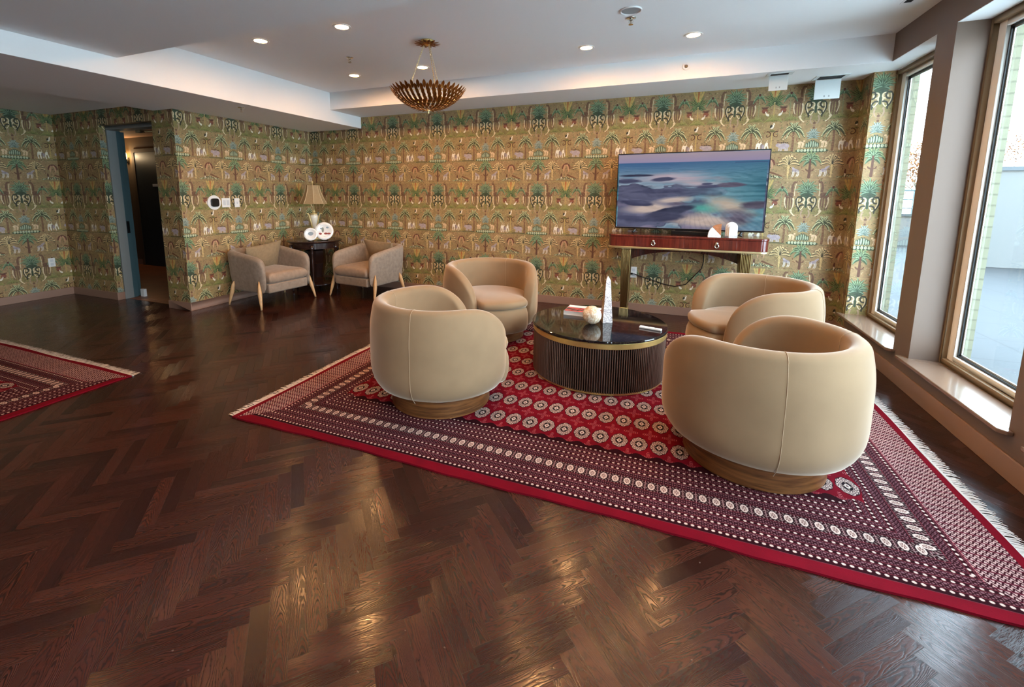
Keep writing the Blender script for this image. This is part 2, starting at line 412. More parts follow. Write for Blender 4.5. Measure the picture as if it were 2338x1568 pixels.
def rug_image():
    W_, H_ = 4.085, 3.185; ppm = 560
    w, h = int(W_*ppm), int(H_*ppm)
    X, Y = np.meshgrid((np.arange(w)+.5)/ppm, (np.arange(h)+.5)/ppm)
    cxr = W_/2
    dx = np.minimum(X, W_-X); dy = np.minimum(Y, H_-Y)
    RED = np.array((102, 9, 23))/255; DARK = np.array((38, 8, 14))/255; CR = np.array((196, 166, 152))/255; GR = np.array((112, 72, 76))/255; BLK = np.array((26, 16, 20))/255
    A = np.empty((h, w, 3)); A[:] = DARK
    def put(mask, col, al=1.0):
        m = np.clip(mask, 0, 1)[..., None]*al
        A[:] = A*(1-m)+col*m
    side = (dx-.03) < dy
    t = np.where(side, dx-.03, dy); s = np.where(side, Y-H_/2, X-cxr)
    # rows of beads
    rows = [(.087, .028, .0095, 1), (.110, .0215, .0055, 0), (.128, .0215, .0075, 0), (.148, .028, .0085, 1), (.170, .0215, .006, 0), (.190, .0215, .0075, 0), (.212, .028, .0085, 1), (.233, .0215, .006, 0), (.250, .0215, .005, 0),
            (.362, .0215, .0055, 0), (.380, .0215, .007, 0), (.400, .028, .0085, 1), (.422, .0215, .0065, 0), (.444, .028, .0085, 1), (.466, .0215, .0065, 0), (.488, .028, .0085, 1), (.508, .0215, .0055, 0), (.535, .028, .0080, 1)]
    for (tc, p, r, b) in rows:
        ds = (s/p-np.round(s/p))*p; d = np.sqrt((ds*.95)**2+((t-tc)*1.05)**2)
        put((r*.80-d)/.0022+.5, CR if b else GR)
        if not b:
            ds2 = (s/p+.5-np.round(s/p+.5))*p
            d = np.sqrt(ds2**2+((np.abs(t-tc)-.0055))**2); put((.0032-d)/.002+.5, GR)
    for tl in (.064, .099, .138, .160, .201, .222, .262, .348, .390, .411, .433, .455, .477, .499, .520):
        put((.0013-np.abs(t-tl))/.0012+.5, np.array((150, 66, 72))/255, .7)
    # medallion row
    inb = (t > .264) & (t < .346); p = .0598
    k = np.round(s/p); ds = (s-k*p); dt = t-.305
    put(inb*((.0012-np.abs(np.abs(ds)-p/2))/.0012+.5), np.array((200, 140, 140))/255)
    q = np.maximum(np.abs(dt)/.029, np.abs(ds)/.018); r8 = np.maximum(q, (np.abs(dt)/.029+np.abs(ds)/.018)*.72)
    an = np.arctan2(ds, dt)
    rad = np.hypot(dt, ds); ray = (np.cos(an*14) > .15) & (rad > .024) & (rad < .042) & inb
    put(ray*1., np.array((128, 108, 100))/255, .8)
    put(inb*((1.15-r8)/.08), BLK); put(inb*((1-r8)/.08), CR)
    put(inb*(((.62-r8)/.08 > 0) & (np.cos(an*8) > -.1) & (r8 > .12)), np.array((84, 52, 48))/255, .9)
    # outer red band
    outer = np.where(side, dx < .036, dy < .062)
    # zigzag end panels
    zz = side & (dx >= .036) & (dx < .222)
    ys = (Y/.047) % 1; line = ys < .14
    zig = np.abs(((dx/.021) % 1)-.5)*2
    zband = np.abs(((ys-.14)/.86*2) % 1-zig) < .28
    zc = np.where(zband[..., None], DARK*1.2, np.array((176, 140, 132))/255); zc = np.where(line[..., None], np.array((80, 18, 32))/255, zc)
    A[zz] = zc[zz]
    put((.002-np.abs(np.where(side, dx, 9)-.222))/.001, np.array((150, 60, 66))/255)
    A[outer] = RED
    wv = .5+.5*np.cos((X-cxr)*2*PI/.1135)
    fieldm = (dx > .455+.02*(.5+.5*np.cos(Y*2*PI/.26))) & (dy > .565+.028*(1-wv))
    A[fieldm] = RED
    # guls
    x0 = cxr-13.5*.1135; y0 = .676
    kx = np.round((X-x0)/.1135); ky = np.round((Y-y0)/.2585)
    inside = (kx >= 0) & (kx <= 27) & (ky >= 0) & (ky <= 7)
    u = (X-x0-kx*.1135)/.047; v = (Y-y0-ky*.2585)/.075
    r = np.hypot(u, v); a = np.arctan2(v, u); oct_ = np.maximum(np.maximum(abs(u), abs(v)), (abs(u)+abs(v))*.76)
    rr = .55*r+.45*oct_
    put(inside*((1.10+.03*np.cos(8*a)-rr)/.05), BLK*.8+RED*.2)
    pet = (rr < 1.0+.05*np.cos(8*a+.4)) & (rr > .5)
    put(inside*pet*1., CR, .92)
    spk = pet & (np.cos(16*a+3*np.sin(rr*16)) > .0) & (np.sin(rr*34) > -.75)
    put(inside*spk*1., BLK, .92)
    put(inside*(rr < .50)*1., BLK); put(inside*((rr < .42) & (np.cos(4*a) > .55) & (rr > .3)), np.array((120, 100, 90))/255)
    put(inside*(rr < .27)*1., np.array((196, 172, 158))/255); put(inside*(rr < .13)*1., np.array((110, 84, 80))/255)
    # star motifs between
    kx = np.round((X-x0)/.1135-.5); ky = np.round((Y-y0)/.2585-.5)
    ins = (kx >= -1) & (kx <= 27) & (ky >= -1) & (ky <= 7) & fieldm
    u = (X-x0-(kx+.5)*.1135)/.046; v = (Y-y0-(ky+.5)*.2585)/.062; r = np.hypot(u, v); a = np.arctan2(v, u)
    st = (r < .30+.70*np.abs(np.cos(4*a/2))**3) & (r > .08)
    tex = (np.sin(r*22+np.cos(8*a)*2) > -.1)
    put(ins*(st & tex)*1., np.array((172, 88, 84))/255, .7); put(ins*(st & ~tex)*1., np.array((70, 16, 30))/255, .6)
    n = fbm(h, w, 60, 48, 3, 3)[..., None]; fine = np.random.default_rng(2).random((h, w, 1))
    A *= .88+.16*n+.08*fine
    return to_image('rug_pattern', A)

def tv_image():
    w, h = 1280, 720
    y, x = np.mgrid[0:h, 0:w]; u = x/w; v = y/h
    hz = .115; d = np.clip((v-hz)/(1-hz), 1e-4, 1)
    B = [fbm(1024, 1024, 8, 8, 31+9*k, 5, True) for k in range(4)]
    w1 = fbm(h, w, 4, 3, 80, 4)-.5; w2 = fbm(h, w, 5, 4, 90, 4)-.5
    Y = np.log(.06+d); X = (u-.45)/(.30+d)
    def T(k, fx, fy, wx=120, wy=60): return B[k][((Y*fy+w1*wy+2000).astype(int)) % 1024, ((X*fx+w2*wx+2000).astype(int)) % 1024]
    n1 = T(0, 190, 300, 200, 130); n2 = T(1, 420, 760, 260, 200); n3 = T(2, 900, 1900, 500, 420)
    c = lambda *a: np.array(a, float)
    def mixc(A, col, m): m = np.clip(m, 0, 1)[..., None]; return A*(1-m)+col*m
    A = np.empty((h, w, 3)); A[:] = c(96, 140, 166)
    A = mixc(A, c(60, 104, 150), 1.3*(1-d*4)*(1-u*.3)); A = mixc(A, c(92, 158, 166), (u-.35)*1.5*(1-np.abs(d-.45)*1.6)); A = mixc(A, c(50, 104, 130), (u-.75)*3*(1-np.abs(d-.35)*2.4))
    A = mixc(A, c(152, 168, 186), (1-u)*.9*np.clip(d*3, 0, 1)); A = A+((n3-.5)*30)[..., None]*np.clip(d*6, 0, 1)[..., None]
    def blob(cx, cy, rx, ry, ang=0, soft=1.0, rag=.9):
        dx = u-cx; dy = v-cy; c_, s_ = cos(ang), sin(ang)
        q = np.sqrt(((dx*c_+dy*s_)/rx)**2+((-dx*s_+dy*c_)/ry)**2)+(n2-.5)*rag+(n3-.5)*.35
        return np.clip((1-q)*soft, 0, 1)
    cream = c(206, 186, 184); slate = c(74, 78, 108); deep = c(46, 52, 78); mauve = c(134, 126, 152)
    A = mixc(A, c(196, 180, 192), blob(.42, .32, .34, .09, 0, 1.4)); A = mixc(A, c(190, 176, 186), blob(.56, .40, .22, .06, .1, 1.6))
    # braided channels on the left
    left = np.clip(1.15-u*1.3+.25*d, 0, 1)
    isl = np.clip((n1+.22*(n2-.5)-.50+.07*left)*11, 0, 1)*np.clip(left*2-.35, 0, 1)*np.clip(d*7-1.1, 0, 1)
    A = mixc(A, slate*(.75)+mauve*.25, isl*.9); A = mixc(A, mauve, isl*np.clip((n2-.5)*6, 0, 1)); A = mixc(A, deep, np.clip(1-np.abs(isl-.55)*2.6, 0, 1)*.75*left); A = mixc(A, c(176, 186, 200), np.clip(1-np.abs(n1-.44)*26, 0, 1)*.5*left*np.clip(d*5, 0, 1))
    A = mixc(A, c(222, 200, 188), blob(.24, .74, .24, .09, -.12, 1.6)); A = mixc(A, c(216, 196, 186), blob(.40, .62, .16, .05, -.2, 1.5))
    A = mixc(A, c(84, 176, 162), blob(.62, .72, .16, .08, .05, 1.1)*.9)
    A = mixc(A, c(206, 190, 172), blob(.80, .70, .22, .12, .55, 1.3)); A = mixc(A, c(212, 190, 178), blob(.64, .90, .30, .13, .1, 1.6))
    for b, col in ((blob(.13, .285, .13, .018, 0, 3, .5), deep), (blob(.06, .36, .11, .035, 0, 3, .5), slate), (blob(.33, .34, .10, .03, -.15, 2.5, .6), slate), (blob(.68, .435, .15, .022, -.1, 4, .4), slate), (blob(.78, .42, .10, .035, -.05, 3, .5), mauve*.8), (blob(.63, .405, .045, .018, 0, 3, .3), slate),
                   (blob(.40, .77, .19, .060, -.42, 4, .5), deep), (blob(.33, .84, .20, .075, -.15, 3, .5), slate*.9), (blob(.12, .88, .20, .05, .05, 2.5, .7), slate), (blob(.84, .82, .13, .12, .7, 1.6, 1.2), mauve*.75), (blob(.95, .68, .12, .07, -.25, 2, .8), mauve*.7), (blob(.14, .66, .13, .045, .15, 3, .8), slate), (blob(.30, .50, .22, .035, -.06, 2.2, .9), slate), (blob(.42, .67, .07, .025, -.1, 2, .5), mauve*.8)):
        A = mixc(A, col, b)
    ray = np.sin(np.arctan2(v-.45, u-.55)*90+n2*8)
    A = mixc(A, cream, np.clip(ray-.2, 0, 1)*.14*np.clip((v-.62)*4, 0, 1)*np.clip((u-.5)*4, 0, 1)); A = mixc(A, deep, np.clip(-ray-.3, 0, 1)*.16*np.clip((v-.70)*4, 0, 1)*np.clip((u-.3)*4, 0, 1))
    A = A+((n3-.5)*44*np.clip(d*2.5, .1, 1)+(n2-.5)*30*np.clip(d*2.5, 0, 1))[..., None]
    q = np.clip(v/hz, 0, 1)[..., None]; sk = c(178, 160, 172)*(1-q)+c(162, 150, 184)*q
    A = np.where((v < hz)[..., None], sk, A)
    A = mixc(A, c(58, 78, 124), ((np.abs(v-.135) < .004) & (u > .8))*.8)
    return to_image('screen_picture', A/255.)

# ------------------------------------------------------------------ materials
M = {}
def image_mat(name, img, vec_fn, rough=0.6, emis=0.0, sheen=0.0, bump=0.0, interp='Linear', gain=None, spec=.5):
    m, t, b = new_mat(name)
    n = t.node('ShaderNodeTexImage', image=img, interpolation=interp, extension='REPEAT')
    t.link(vec_fn(t), n.inputs[0])
    col = n.outputs[0]
    if emis > 0:
        t.link(col, b.inputs['Emission Color']); b.inputs['Emission Strength'].default_value = emis
        b.inputs['Base Color'].default_value = (0.01, 0.01, 0.012, 1)
    else:
        t.link(col, b.inputs['Base Color'])
    b.inputs['Roughness'].default_value = rough; b.inputs['Specular IOR Level'].default_value = spec
    if sheen: b.inputs['Sheen Weight'].default_value = sheen; b.inputs['Sheen Roughness'].default_value = .5
    if bump:
        t.link(t.bump(t.noise(t.coord(), 260, 2), bump, .003), b.inputs['Normal'])
    return m
wp = wallpaper_tile()
PW, PH = .765, 1.0105
def wvec(offx, offy):
    def f(t):
        x, y, z = t.sep(t.coord()); nx, ny, nz = t.sep(t.coord('Normal'))
        h = sel(nx.abs().gt(.6), (y-offy)*(1/PW), (x-offx)*(1/PW))
        return t.xyz(h, (z-1.662)*(1/PH))
    return f
# v=0 at the image bottom: image top (y=0) sits at z = 1.662 + k*PH
M['paper_x'] = image_mat('wallpaper_back', wp, wvec(-1.708, 4.535), .62, bump=.12)
M['paper_y'] = M['paper_x']
M['paper_y2'] = image_mat('wallpaper_far', wp, wvec(-1.708, 3.297), .62, bump=.12)
M['paper_r'] = image_mat('wallpaper_reveal', wp, wvec(1.80, 4.535), .62, bump=.12)
M['plaster'] = simple('white_ceiling_paint', (238, 238, 238), .8, bump=.05, bscale=120)
M['taupe'] = simple('taupe_wall_paint', (112, 92, 79), .5, bump=.04, bscale=90)
M['taupe_base'] = simple('taupe_baseboard_paint', (150, 118, 102), .42)
M['sill'] = simple('taupe_sill_paint', (126, 100, 82), .2, coat=.3)
M['brown_frame'] = simple('tan_window_frame', (136, 114, 86), .4)
M['cream_sash'] = simple('cream_window_sash', (242, 240, 232), .35)
M['gasket'] = simple('black_gasket', (28, 34, 36), .5)
M['spacer'] = simple('glazing_spacer', (190, 200, 205), .3, metal=.4)
M['velvet'] = simple('beige_velvet', (140, 114, 86), .85, var=.10, vscale=3, bump=.06, bscale=220, sheen=.75, sheen_tint=(255, 238, 222), spec=.2)
M['velvet_pipe'] = simple('beige_velvet_seam', (168, 142, 112), .8, sheen=.4)
M['boucle'] = simple('grey_beige_chenille', (150, 134, 120), .9, var=.16, vscale=22, bump=.25, bscale=160, sheen=.3, spec=.2)
M['boucle_seat'] = simple('grey_beige_chenille_seat', (160, 138, 120), .9, var=.13, vscale=22, bump=.25, bscale=160, sheen=.3, spec=.2)
M['pillow'] = simple('olive_beige_pillow', (148, 126, 98), .9, var=.1, vscale=26, bump=.25, bscale=160, sheen=.2, spec=.2)
M['blonde'] = simple('blonde_leg_wood', (208, 170, 124), .4, var=.1, vscale=30)
M['gold'] = simple('brushed_brass', (228, 196, 124), .34, metal=.85, var=.06, vscale=20)
M['gold_pale'] = simple('pale_gold', (214, 196, 150), .34, metal=.9)
M['gold_leaf'] = simple('antique_gold_leaf', (140, 88, 36), .38, metal=.85, var=.3, vscale=30)
M['bronze'] = simple('aged_brass_flutes', (150, 126, 82), .3, metal=1.0)
M['nickel'] = simple('polished_nickel', (205, 200, 188), .18, metal=1.0)
M['white'] = simple('white_plastic', (232, 232, 232), .35)
M['white_matte'] = simple('white_metal_panel', (212, 216, 214), .5)
M['black'] = simple('black_plastic', (14, 15, 17), .3)
M['black_matte'] = simple('dark_void', (18, 18, 18), .8)
M['grey_grille'] = simple('grey_grille', (150, 152, 152), .6)
M['darkwood_table'] = simple('dark_espresso_wood', (44, 26, 22), .22, var=.2, vscale=9, coat=.4)
M['teal_door'] = simple('teal_painted_steel', (66, 92, 98), .4)
M['grey_jamb'] = simple('grey_blue_frame', (132, 136, 136), .4)
M['hall_wall'] = simple('brown_hall_wall', (92, 78, 60), .7)
M['hall_door'] = simple('dark_slate_door', (44, 54, 60), .45)
M['hall_floor'] = simple('hall_wood_floor', (150, 92, 60), .4, var=.2, vscale=4)
M['hall_ceiling'] = simple('hall_ceiling_paint', (190, 150, 120), .8)
M['lamp_gold'] = simple('bright_pale_gold', (226, 208, 150), .3, metal=.45)
M['shade'] = simple('taupe_silk_shade', (160, 138, 104), .7, var=.06, vscale=40)
M['shade_trim'] = simple('cream_shade_panel', (205, 186, 150), .7)
M['lamp_bulb'] = simple('lit_downlight_lens', (255, 240, 215), .5, emis=((255, 184, 108), 230.0))
M['sconce_glow'] = simple('lit_sconce_glass', (255, 230, 190), .5, emis=((255, 196, 120), 14.0))
M['crystal'] = simple('clear_crystal', (220, 220, 210), .1, spec=.8)
M['snow'] = simple('cream_fringe_cotton', (196, 184, 174), .9)
M['rug_back'] = simple('rug_red_edge', (120, 16, 34), .9)
M['fascia'] = simple('outdoor_white_wall', (86, 86, 84), .8)
M['cap'] = simple('outdoor_wall_cap', (48, 54, 58), .5)
M['bark'] = simple('grey_bark', (110, 96, 84), .9)
M['leafo'] = simple('autumn_leaves', (112, 68, 28), .8, var=.3, vscale=3)
M['rail'] = simple('dark_railing', (70, 82, 84), .5)
M['paper'] = simple('white_book_pages', (232, 228, 222), .7)

# wallpaper repeats 4 walls; marbles, woods ---------------------------------------------------
def marble(name, base, vein, amount, scale, rough=.12, thresh=.05):
    m, t, b = new_mat(name); co = t.coord()
    n1 = t.noise(co, scale, 6, .6, 1.2)
    v = (n1-.5).abs()
    n2 = t.noise(co, scale*2.7, 5, .6, 1.8); v2 = (n2-.5).abs()
    f = t.m('SMOOTH_MIN', v, v2, .02)
    big = t.noise(co, scale*.5, 3)
    fac = t.ramp(f, [(0.0, (amount,)*3), (thresh, (0,)*3)])
    col = t.mix(fac, lin(base), lin(vein))
    cloud = t.ramp(big, [(.45, (0, 0, 0)), (.8, (.12,)*3)])
    col = t.mix(cloud, col, lin(vein))
    t.link(col, b.inputs['Base Color']); b.inputs['Roughness'].default_value = rough
    return m
M['black_marble'] = marble('black_marble_top', (9, 8, 11), (96, 86, 80), .32, 3.0, .05, .012)
M['sphere_marble'] = marble('cream_amber_marble', (232, 220, 200), (178, 132, 84), .8, 9, .15, .06)
M['terrazzo'] = marble('white_veined_stone', (240, 232, 228), (96, 80, 92), .9, 20, .25, .035)
M['obelisk_side'] = marble('tan_veined_stone', (176, 144, 104), (84, 62, 44), .8, 26, .25, .09)
M['white_marble'] = marble('white_marble', (236, 236, 236), (176, 180, 186), .6, 14, .2, .03)
M['brown_marble'] = simple('brown_onyx', (178, 118, 82), .25, var=.2, vscale=30)
M['plate_china'] = simple('white_china', (236, 238, 240), .15, coat=.5)

def wood(name, c0, c1, axis=0, scale=12.0, rough=.35, coat=0.0, stretch=14.0):
    m, t, b = new_mat(name); co = t.coord()
    sc = [stretch]*3; sc[axis] = 1.0
    n = t.noise(t.mapping(co, tuple(sc)), scale/6, 5, .6, .6)
    n2 = t.noise(t.mapping(co, tuple(v*4 for v in sc)), scale/3, 3)
    f = n*.75+n2*.25
    t.link(t.ramp(f, [(.35, lin(c0)), (.65, lin(c1))]), b.inputs['Base Color'])
    b.inputs['Roughness'].default_value = rough
    t.link(t.bump(f, .15, .002), b.inputs['Normal'])
    if coat: b.inputs['Coat Weight'].default_value = coat; b.inputs['Coat Roughness'].default_value = .1
    return m
M['walnut_base'] = simple('placeholder', (110, 70, 40))
def plinth_mat():
    m, t, b = new_mat('walnut_plinth_wood'); n = t.noise(t.mapping(t.coord(), (3.0, 3.0, 42)), 1.4, 5, .6, .4)
    t.link(t.ramp(n, [(.35, lin((74, 42, 20))), (.65, lin((126, 80, 42)))]), b.inputs['Base Color']); b.inputs['Roughness'].default_value = .35
    return m
M['walnut_base'] = plinth_mat()
M['console_wood'] = wood('red_mahogany', (66, 18, 14), (110, 42, 30), axis=2, rough=.18, coat=.5)
M['console_dark'] = wood('dark_mahogany', (44, 14, 12), (78, 28, 20), axis=2, rough=.25, coat=.3)
M['rib_wood'] = wood('ribbed_dark_walnut', (74, 50, 42), (104, 78, 66), axis=2, rough=.4)
M['rib_dark'] = simple('rib_recess', (18, 10, 9), .6)

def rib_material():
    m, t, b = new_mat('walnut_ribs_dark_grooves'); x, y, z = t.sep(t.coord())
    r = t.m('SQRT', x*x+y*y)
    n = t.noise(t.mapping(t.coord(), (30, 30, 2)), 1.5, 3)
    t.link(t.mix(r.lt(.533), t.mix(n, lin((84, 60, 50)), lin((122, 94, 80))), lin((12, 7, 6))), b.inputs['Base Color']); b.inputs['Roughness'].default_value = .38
    return m
M['ribs'] = rib_material()
def floor_material():
    m, t, b = new_mat('herringbone_oak_parquet')
    x, y, z = t.sep(t.coord())
    W = .0636; k = 1/(math.sqrt(2)*W)
    xx = x-.058+5.4
    a = (xx+y+20.0)*k; bb = (y+20.0-xx)*k
    i = a.floor(); j = bb.floor(); fa = a.fract(); fb = bb.fract()
    s = (i-j).mod(12.0)
    H = s.lt(5.5)
    s2 = 11.0-s
    l = sel(H, s+fa, s2+fb); w = sel(H, fb, fa)
    id1 = sel(H, i-s, i); id2 = sel(H, j, j-s2)
    wn = t.node('ShaderNodeTexWhiteNoise', noise_dimensions='3D'); t.link(t.xyz(id1, id2, H*3.7), wn.inputs['Vector'])
    r0 = E(t, wn.outputs['Value']); rc = t.sep(wn.outputs['Color'])
    r1, r2, r3 = rc
    e = t.m('MINIMUM', l.min(6.0-l), w.min(1.0-w))
    joint = t.ramp(e, [(0.0, (1, 1, 1)), (0.022, (0, 0, 0))])
    # tree-ring field: arches on some planks, straight grain on others
    gv = t.xyz(l*.30+r1*60, w*1.1+r2*60, r3*20)
    n = t.noise(gv, 1.3, 3, .5, .2)
    cw = w-.5+(r1-.5)*.9
    arch = cw*cw*(3.2+r2*4.0)
    ringf = arch+l*(r3*.55)+n*2.1+r0*9
    ring = t.m('SINE', ringf*19.0)
    ring = (ring*.5+.5).pow(2.2)
    fib = t.noise(t.xyz(l*1.6+r1*30, w*34.0, r2*9), 1.6, 4, .7)
    pores = t.ramp(fib, [(.36, (1, 1, 1)), (.5, (0, 0, 0))])
    dark = lin((18, 7, 5)); midc = lin((44, 19, 14)); light = lin((80, 42, 30))
    base = t.mix(r0, midc, light)
    base = t.mix(t.m('MULTIPLY', r1, .45), base, lin((60, 30, 24)))
    c1 = t.mix(ring*(.45+r2*.5), base, dark)
    pn = t.node('ShaderNodeRGBToBW'); t.link(pores, pn.inputs[0])
    c2 = t.mix(E(t, pn.outputs[0])*.42, c1, dark)
    jn = t.node('ShaderNodeRGBToBW'); t.link(joint, jn.inputs[0]); J = E(t, jn.outputs[0])
    c3 = t.mix(J*.8, c2, lin((20, 9, 7)))
    # dust specks and pale scuffs
    sp = t.noise(t.coord(), 46, 1); scuff = sp.gt(.80)
    c4 = t.mix(scuff*.25, c3, lin((150, 130, 118)))
    t.link(c4, b.inputs['Base Color'])
    cl = t.noise(t.coord(), 1.3, 4, .6)
    ro = .09+cl*.07+ring*.07+J*.15+r2*.05
    t.link(ro.s, b.inputs['Roughness'])
    h = ring*-.30+E(t, pn.outputs[0])*-.25+J*-.35+r3*.2
    t.link(t.bump(h, .34, .0009), b.inputs['Normal'])
    b.inputs['Specular IOR Level'].default_value = .38
    return m
M['floor'] = floor_material()

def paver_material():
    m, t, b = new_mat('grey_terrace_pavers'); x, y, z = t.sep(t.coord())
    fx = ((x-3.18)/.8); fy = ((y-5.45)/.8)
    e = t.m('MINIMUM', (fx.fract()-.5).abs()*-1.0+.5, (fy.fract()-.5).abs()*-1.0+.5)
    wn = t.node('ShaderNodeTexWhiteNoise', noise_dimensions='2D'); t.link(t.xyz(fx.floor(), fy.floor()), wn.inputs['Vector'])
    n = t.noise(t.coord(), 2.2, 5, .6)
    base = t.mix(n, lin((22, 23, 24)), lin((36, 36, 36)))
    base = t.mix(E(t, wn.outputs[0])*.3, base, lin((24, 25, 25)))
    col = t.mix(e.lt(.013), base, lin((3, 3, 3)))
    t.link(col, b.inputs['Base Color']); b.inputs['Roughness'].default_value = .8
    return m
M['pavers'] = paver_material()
def brick_material():
    m, t, b = new_mat('cream_painted_brick')
    n = t.node('ShaderNodeTexBrick'); x, y, z = t.sep(t.coord())
    t.link(t.xyz(x+y, z), n.inputs['Vector'])
    n.inputs['Color1'].default_value = lin((92, 89, 70)); n.inputs['Color2'].default_value = lin((98, 95, 76)); n.inputs['Mortar'].default_value = lin((80, 77, 60))
    n.inputs['Scale'].default_value = 1.0; n.inputs['Brick Width'].default_value = .2; n.inputs['Row Height'].default_value = .075; n.inputs['Mortar Size'].default_value = .006
    t.link(n.outputs['Color'], b.inputs['Base Color']); b.inputs['Roughness'].default_value = .8
    t.link(t.bump(E(t, n.outputs['Fac'])*-1.0, .6, .008), b.inputs['Normal'])
    return m
M['brick'] = brick_material()
def glass_material():
    m = D.materials.new('window_glass'); m.use_nodes = True; nt = m.node_tree; nt.nodes.clear()
    t = NT(m); out = t.node('ShaderNodeOutputMaterial'); tr = t.node('ShaderNodeBsdfTransparent'); gl = t.node('ShaderNodeBsdfGlossy'); mx = t.node('ShaderNodeMixShader'); geo = t.node('ShaderNodeNewGeometry'); dp = t.node('ShaderNodeVectorMath', operation='DOT_PRODUCT'); t.link(geo.outputs['Normal'], dp.inputs[0]); t.link(geo.outputs['Incoming'], dp.inputs[1])
    fr = (1.0-E(t, dp.outputs['Value']).abs()).pow(5.0)*.9+.03
    tr.inputs[0].default_value = (.93, .97, .96, 1); gl.inputs['Roughness'].default_value = 0.0
    t.link(fr.s, mx.inputs[0]); t.link(tr.outputs[0], mx.inputs[1]); t.link(gl.outputs[0], mx.inputs[2]); t.link(mx.outputs[0], out.inputs[0])
    return m
M['glass'] = glass_material()

# ------------------------------------------------------------------ room shell
YF = -4.6        # wall behind the camera
XL, XR, YB = -8.23, 1.73, 5.97
struct(MB().box(-8.35, 1.9, YF-.1, 6.05, -.12, 0).build('floor', M['floor']))
cb = MB()
cb.box(-4.583, 2.0, 2.606, 5.286, 2.905, 3.05)            # coffer
cb.box(-4.583, 1.73, YF-.1, 2.606, 2.67, 3.05)            # low ceiling towards the camera
cb.box(-4.583, 1.905, 5.286, 6.05, 2.67, 3.05)            # soffit along the back wall
cb.box(-8.35, -6.0, YF-.1, 3.9, 2.59, 3.05)               # ceiling at far left
struct(cb.build('ceiling', M['plaster'], bevel=.004))
struct(MB().box(-6.0, -4.583, YF-.1, 6.05, 2.501, 3.05).build('trim_1', M['plaster'], bevel=.004))
struct(MB().box(-5.76, 1.73, YB, 6.1, 0, 2.95).build('wall_back', M['paper_x']))
struct(MB().box(-5.77, -5.64, 3.745, 6.1, 0, 2.95).build('wall_left', M['paper_y']))
wd = MB(); wd.box(-8.23, -7.158, 3.745, 3.90, 0, 2.95).box(-6.05, -5.641, 3.7451, 3.90, 0, 2.95).box(-7.158, -6.05, 3.745, 3.90, 2.385, 2.95)
struct(wd.build('wall_door_side', M['paper_x']))
struct(MB().box(-8.36, XL, YF-.1, 3.95, 0, 2.95).build('wall_far_left', M['paper_y2']))
struct(MB().box(-8.36, 1.9, YF-.14, YF, 0, 2.95).build('wall_front', M['taupe']))
# window wall
wins = [(4.54-1.389*k, 5.667-1.389*k) for k in range(6)]
wr = MB(); br = MB()
ZS = .235; ZT = 2.672
wr.box(XR, 1.93, YF, 6.1, 0, ZS); wr.box(XR, 1.93, YF, 5.286, ZT, 3.0)
br.box(1.93, 2.08, YF, 6.3, -.3, ZS+.02); br.box(1.93, 2.08, YF, 6.3, ZT, 3.3)
edges = [wins[-1][0]] + []
piers = []
for k in range(len(wins)):
    lo = wins[k+1][1] if k+1 < len(wins) else YF
    piers.append((lo, wins[k][0]))
for a, b_ in piers:
    wr.box(XR, 1.93, a, b_, ZS, ZT)
    br.box(1.93, 2.08, a, b_, ZS, ZT)
br.box(1.93, 2.08, 5.667, 6.3, ZS, ZT)
struct(wr.build('wall_right', M['taupe']))
struct(br.build('wall_outside', M['brick']))
struct(MB().box(XR, 1.93, 5.667, 6.1, ZS, ZT).build('wall_window_return', M['paper_r']))
struct(MB().box(XR-.001, XR+.01, 5.668, 5.97, 0, 2.669).build('wall_window_side', M['paper_y2']))
struct(MB().box(XR+.001, 1.905, -3.0, 5.286, 2.6685, 2.6715).build('trim_2', M['plaster']))
# baseboards
def base(name, boxes, mat='taupe_base'):
    b = MB()
    for q in boxes: b.box(*q)
    return struct(b.build(name, M[mat], bevel=.003))
BH = .105; BD = .016
base('baseboard_back', [(-5.64, XR, YB-BD, YB, 0, BH)])
base('baseboard_left', [(-5.64, -5.64+BD, 3.745-BD, YB-BD, 0, BH), (-6.05, -5.64+BD, 3.745-BD, 3.745, 0, BH)])
base('baseboard_door_side', [(XL+BD, -7.158+BD, 3.745-BD, 3.745, 0, BH), (-7.158, -7.158+BD, 3.745, 3.825, 0, BH)])
base('baseboard_far_left', [(XL, XL+BD, YF, 3.745, 0, BH)])
base('baseboard_right', [(XR-.012, XR, YF, 5.97, 0, .128)])
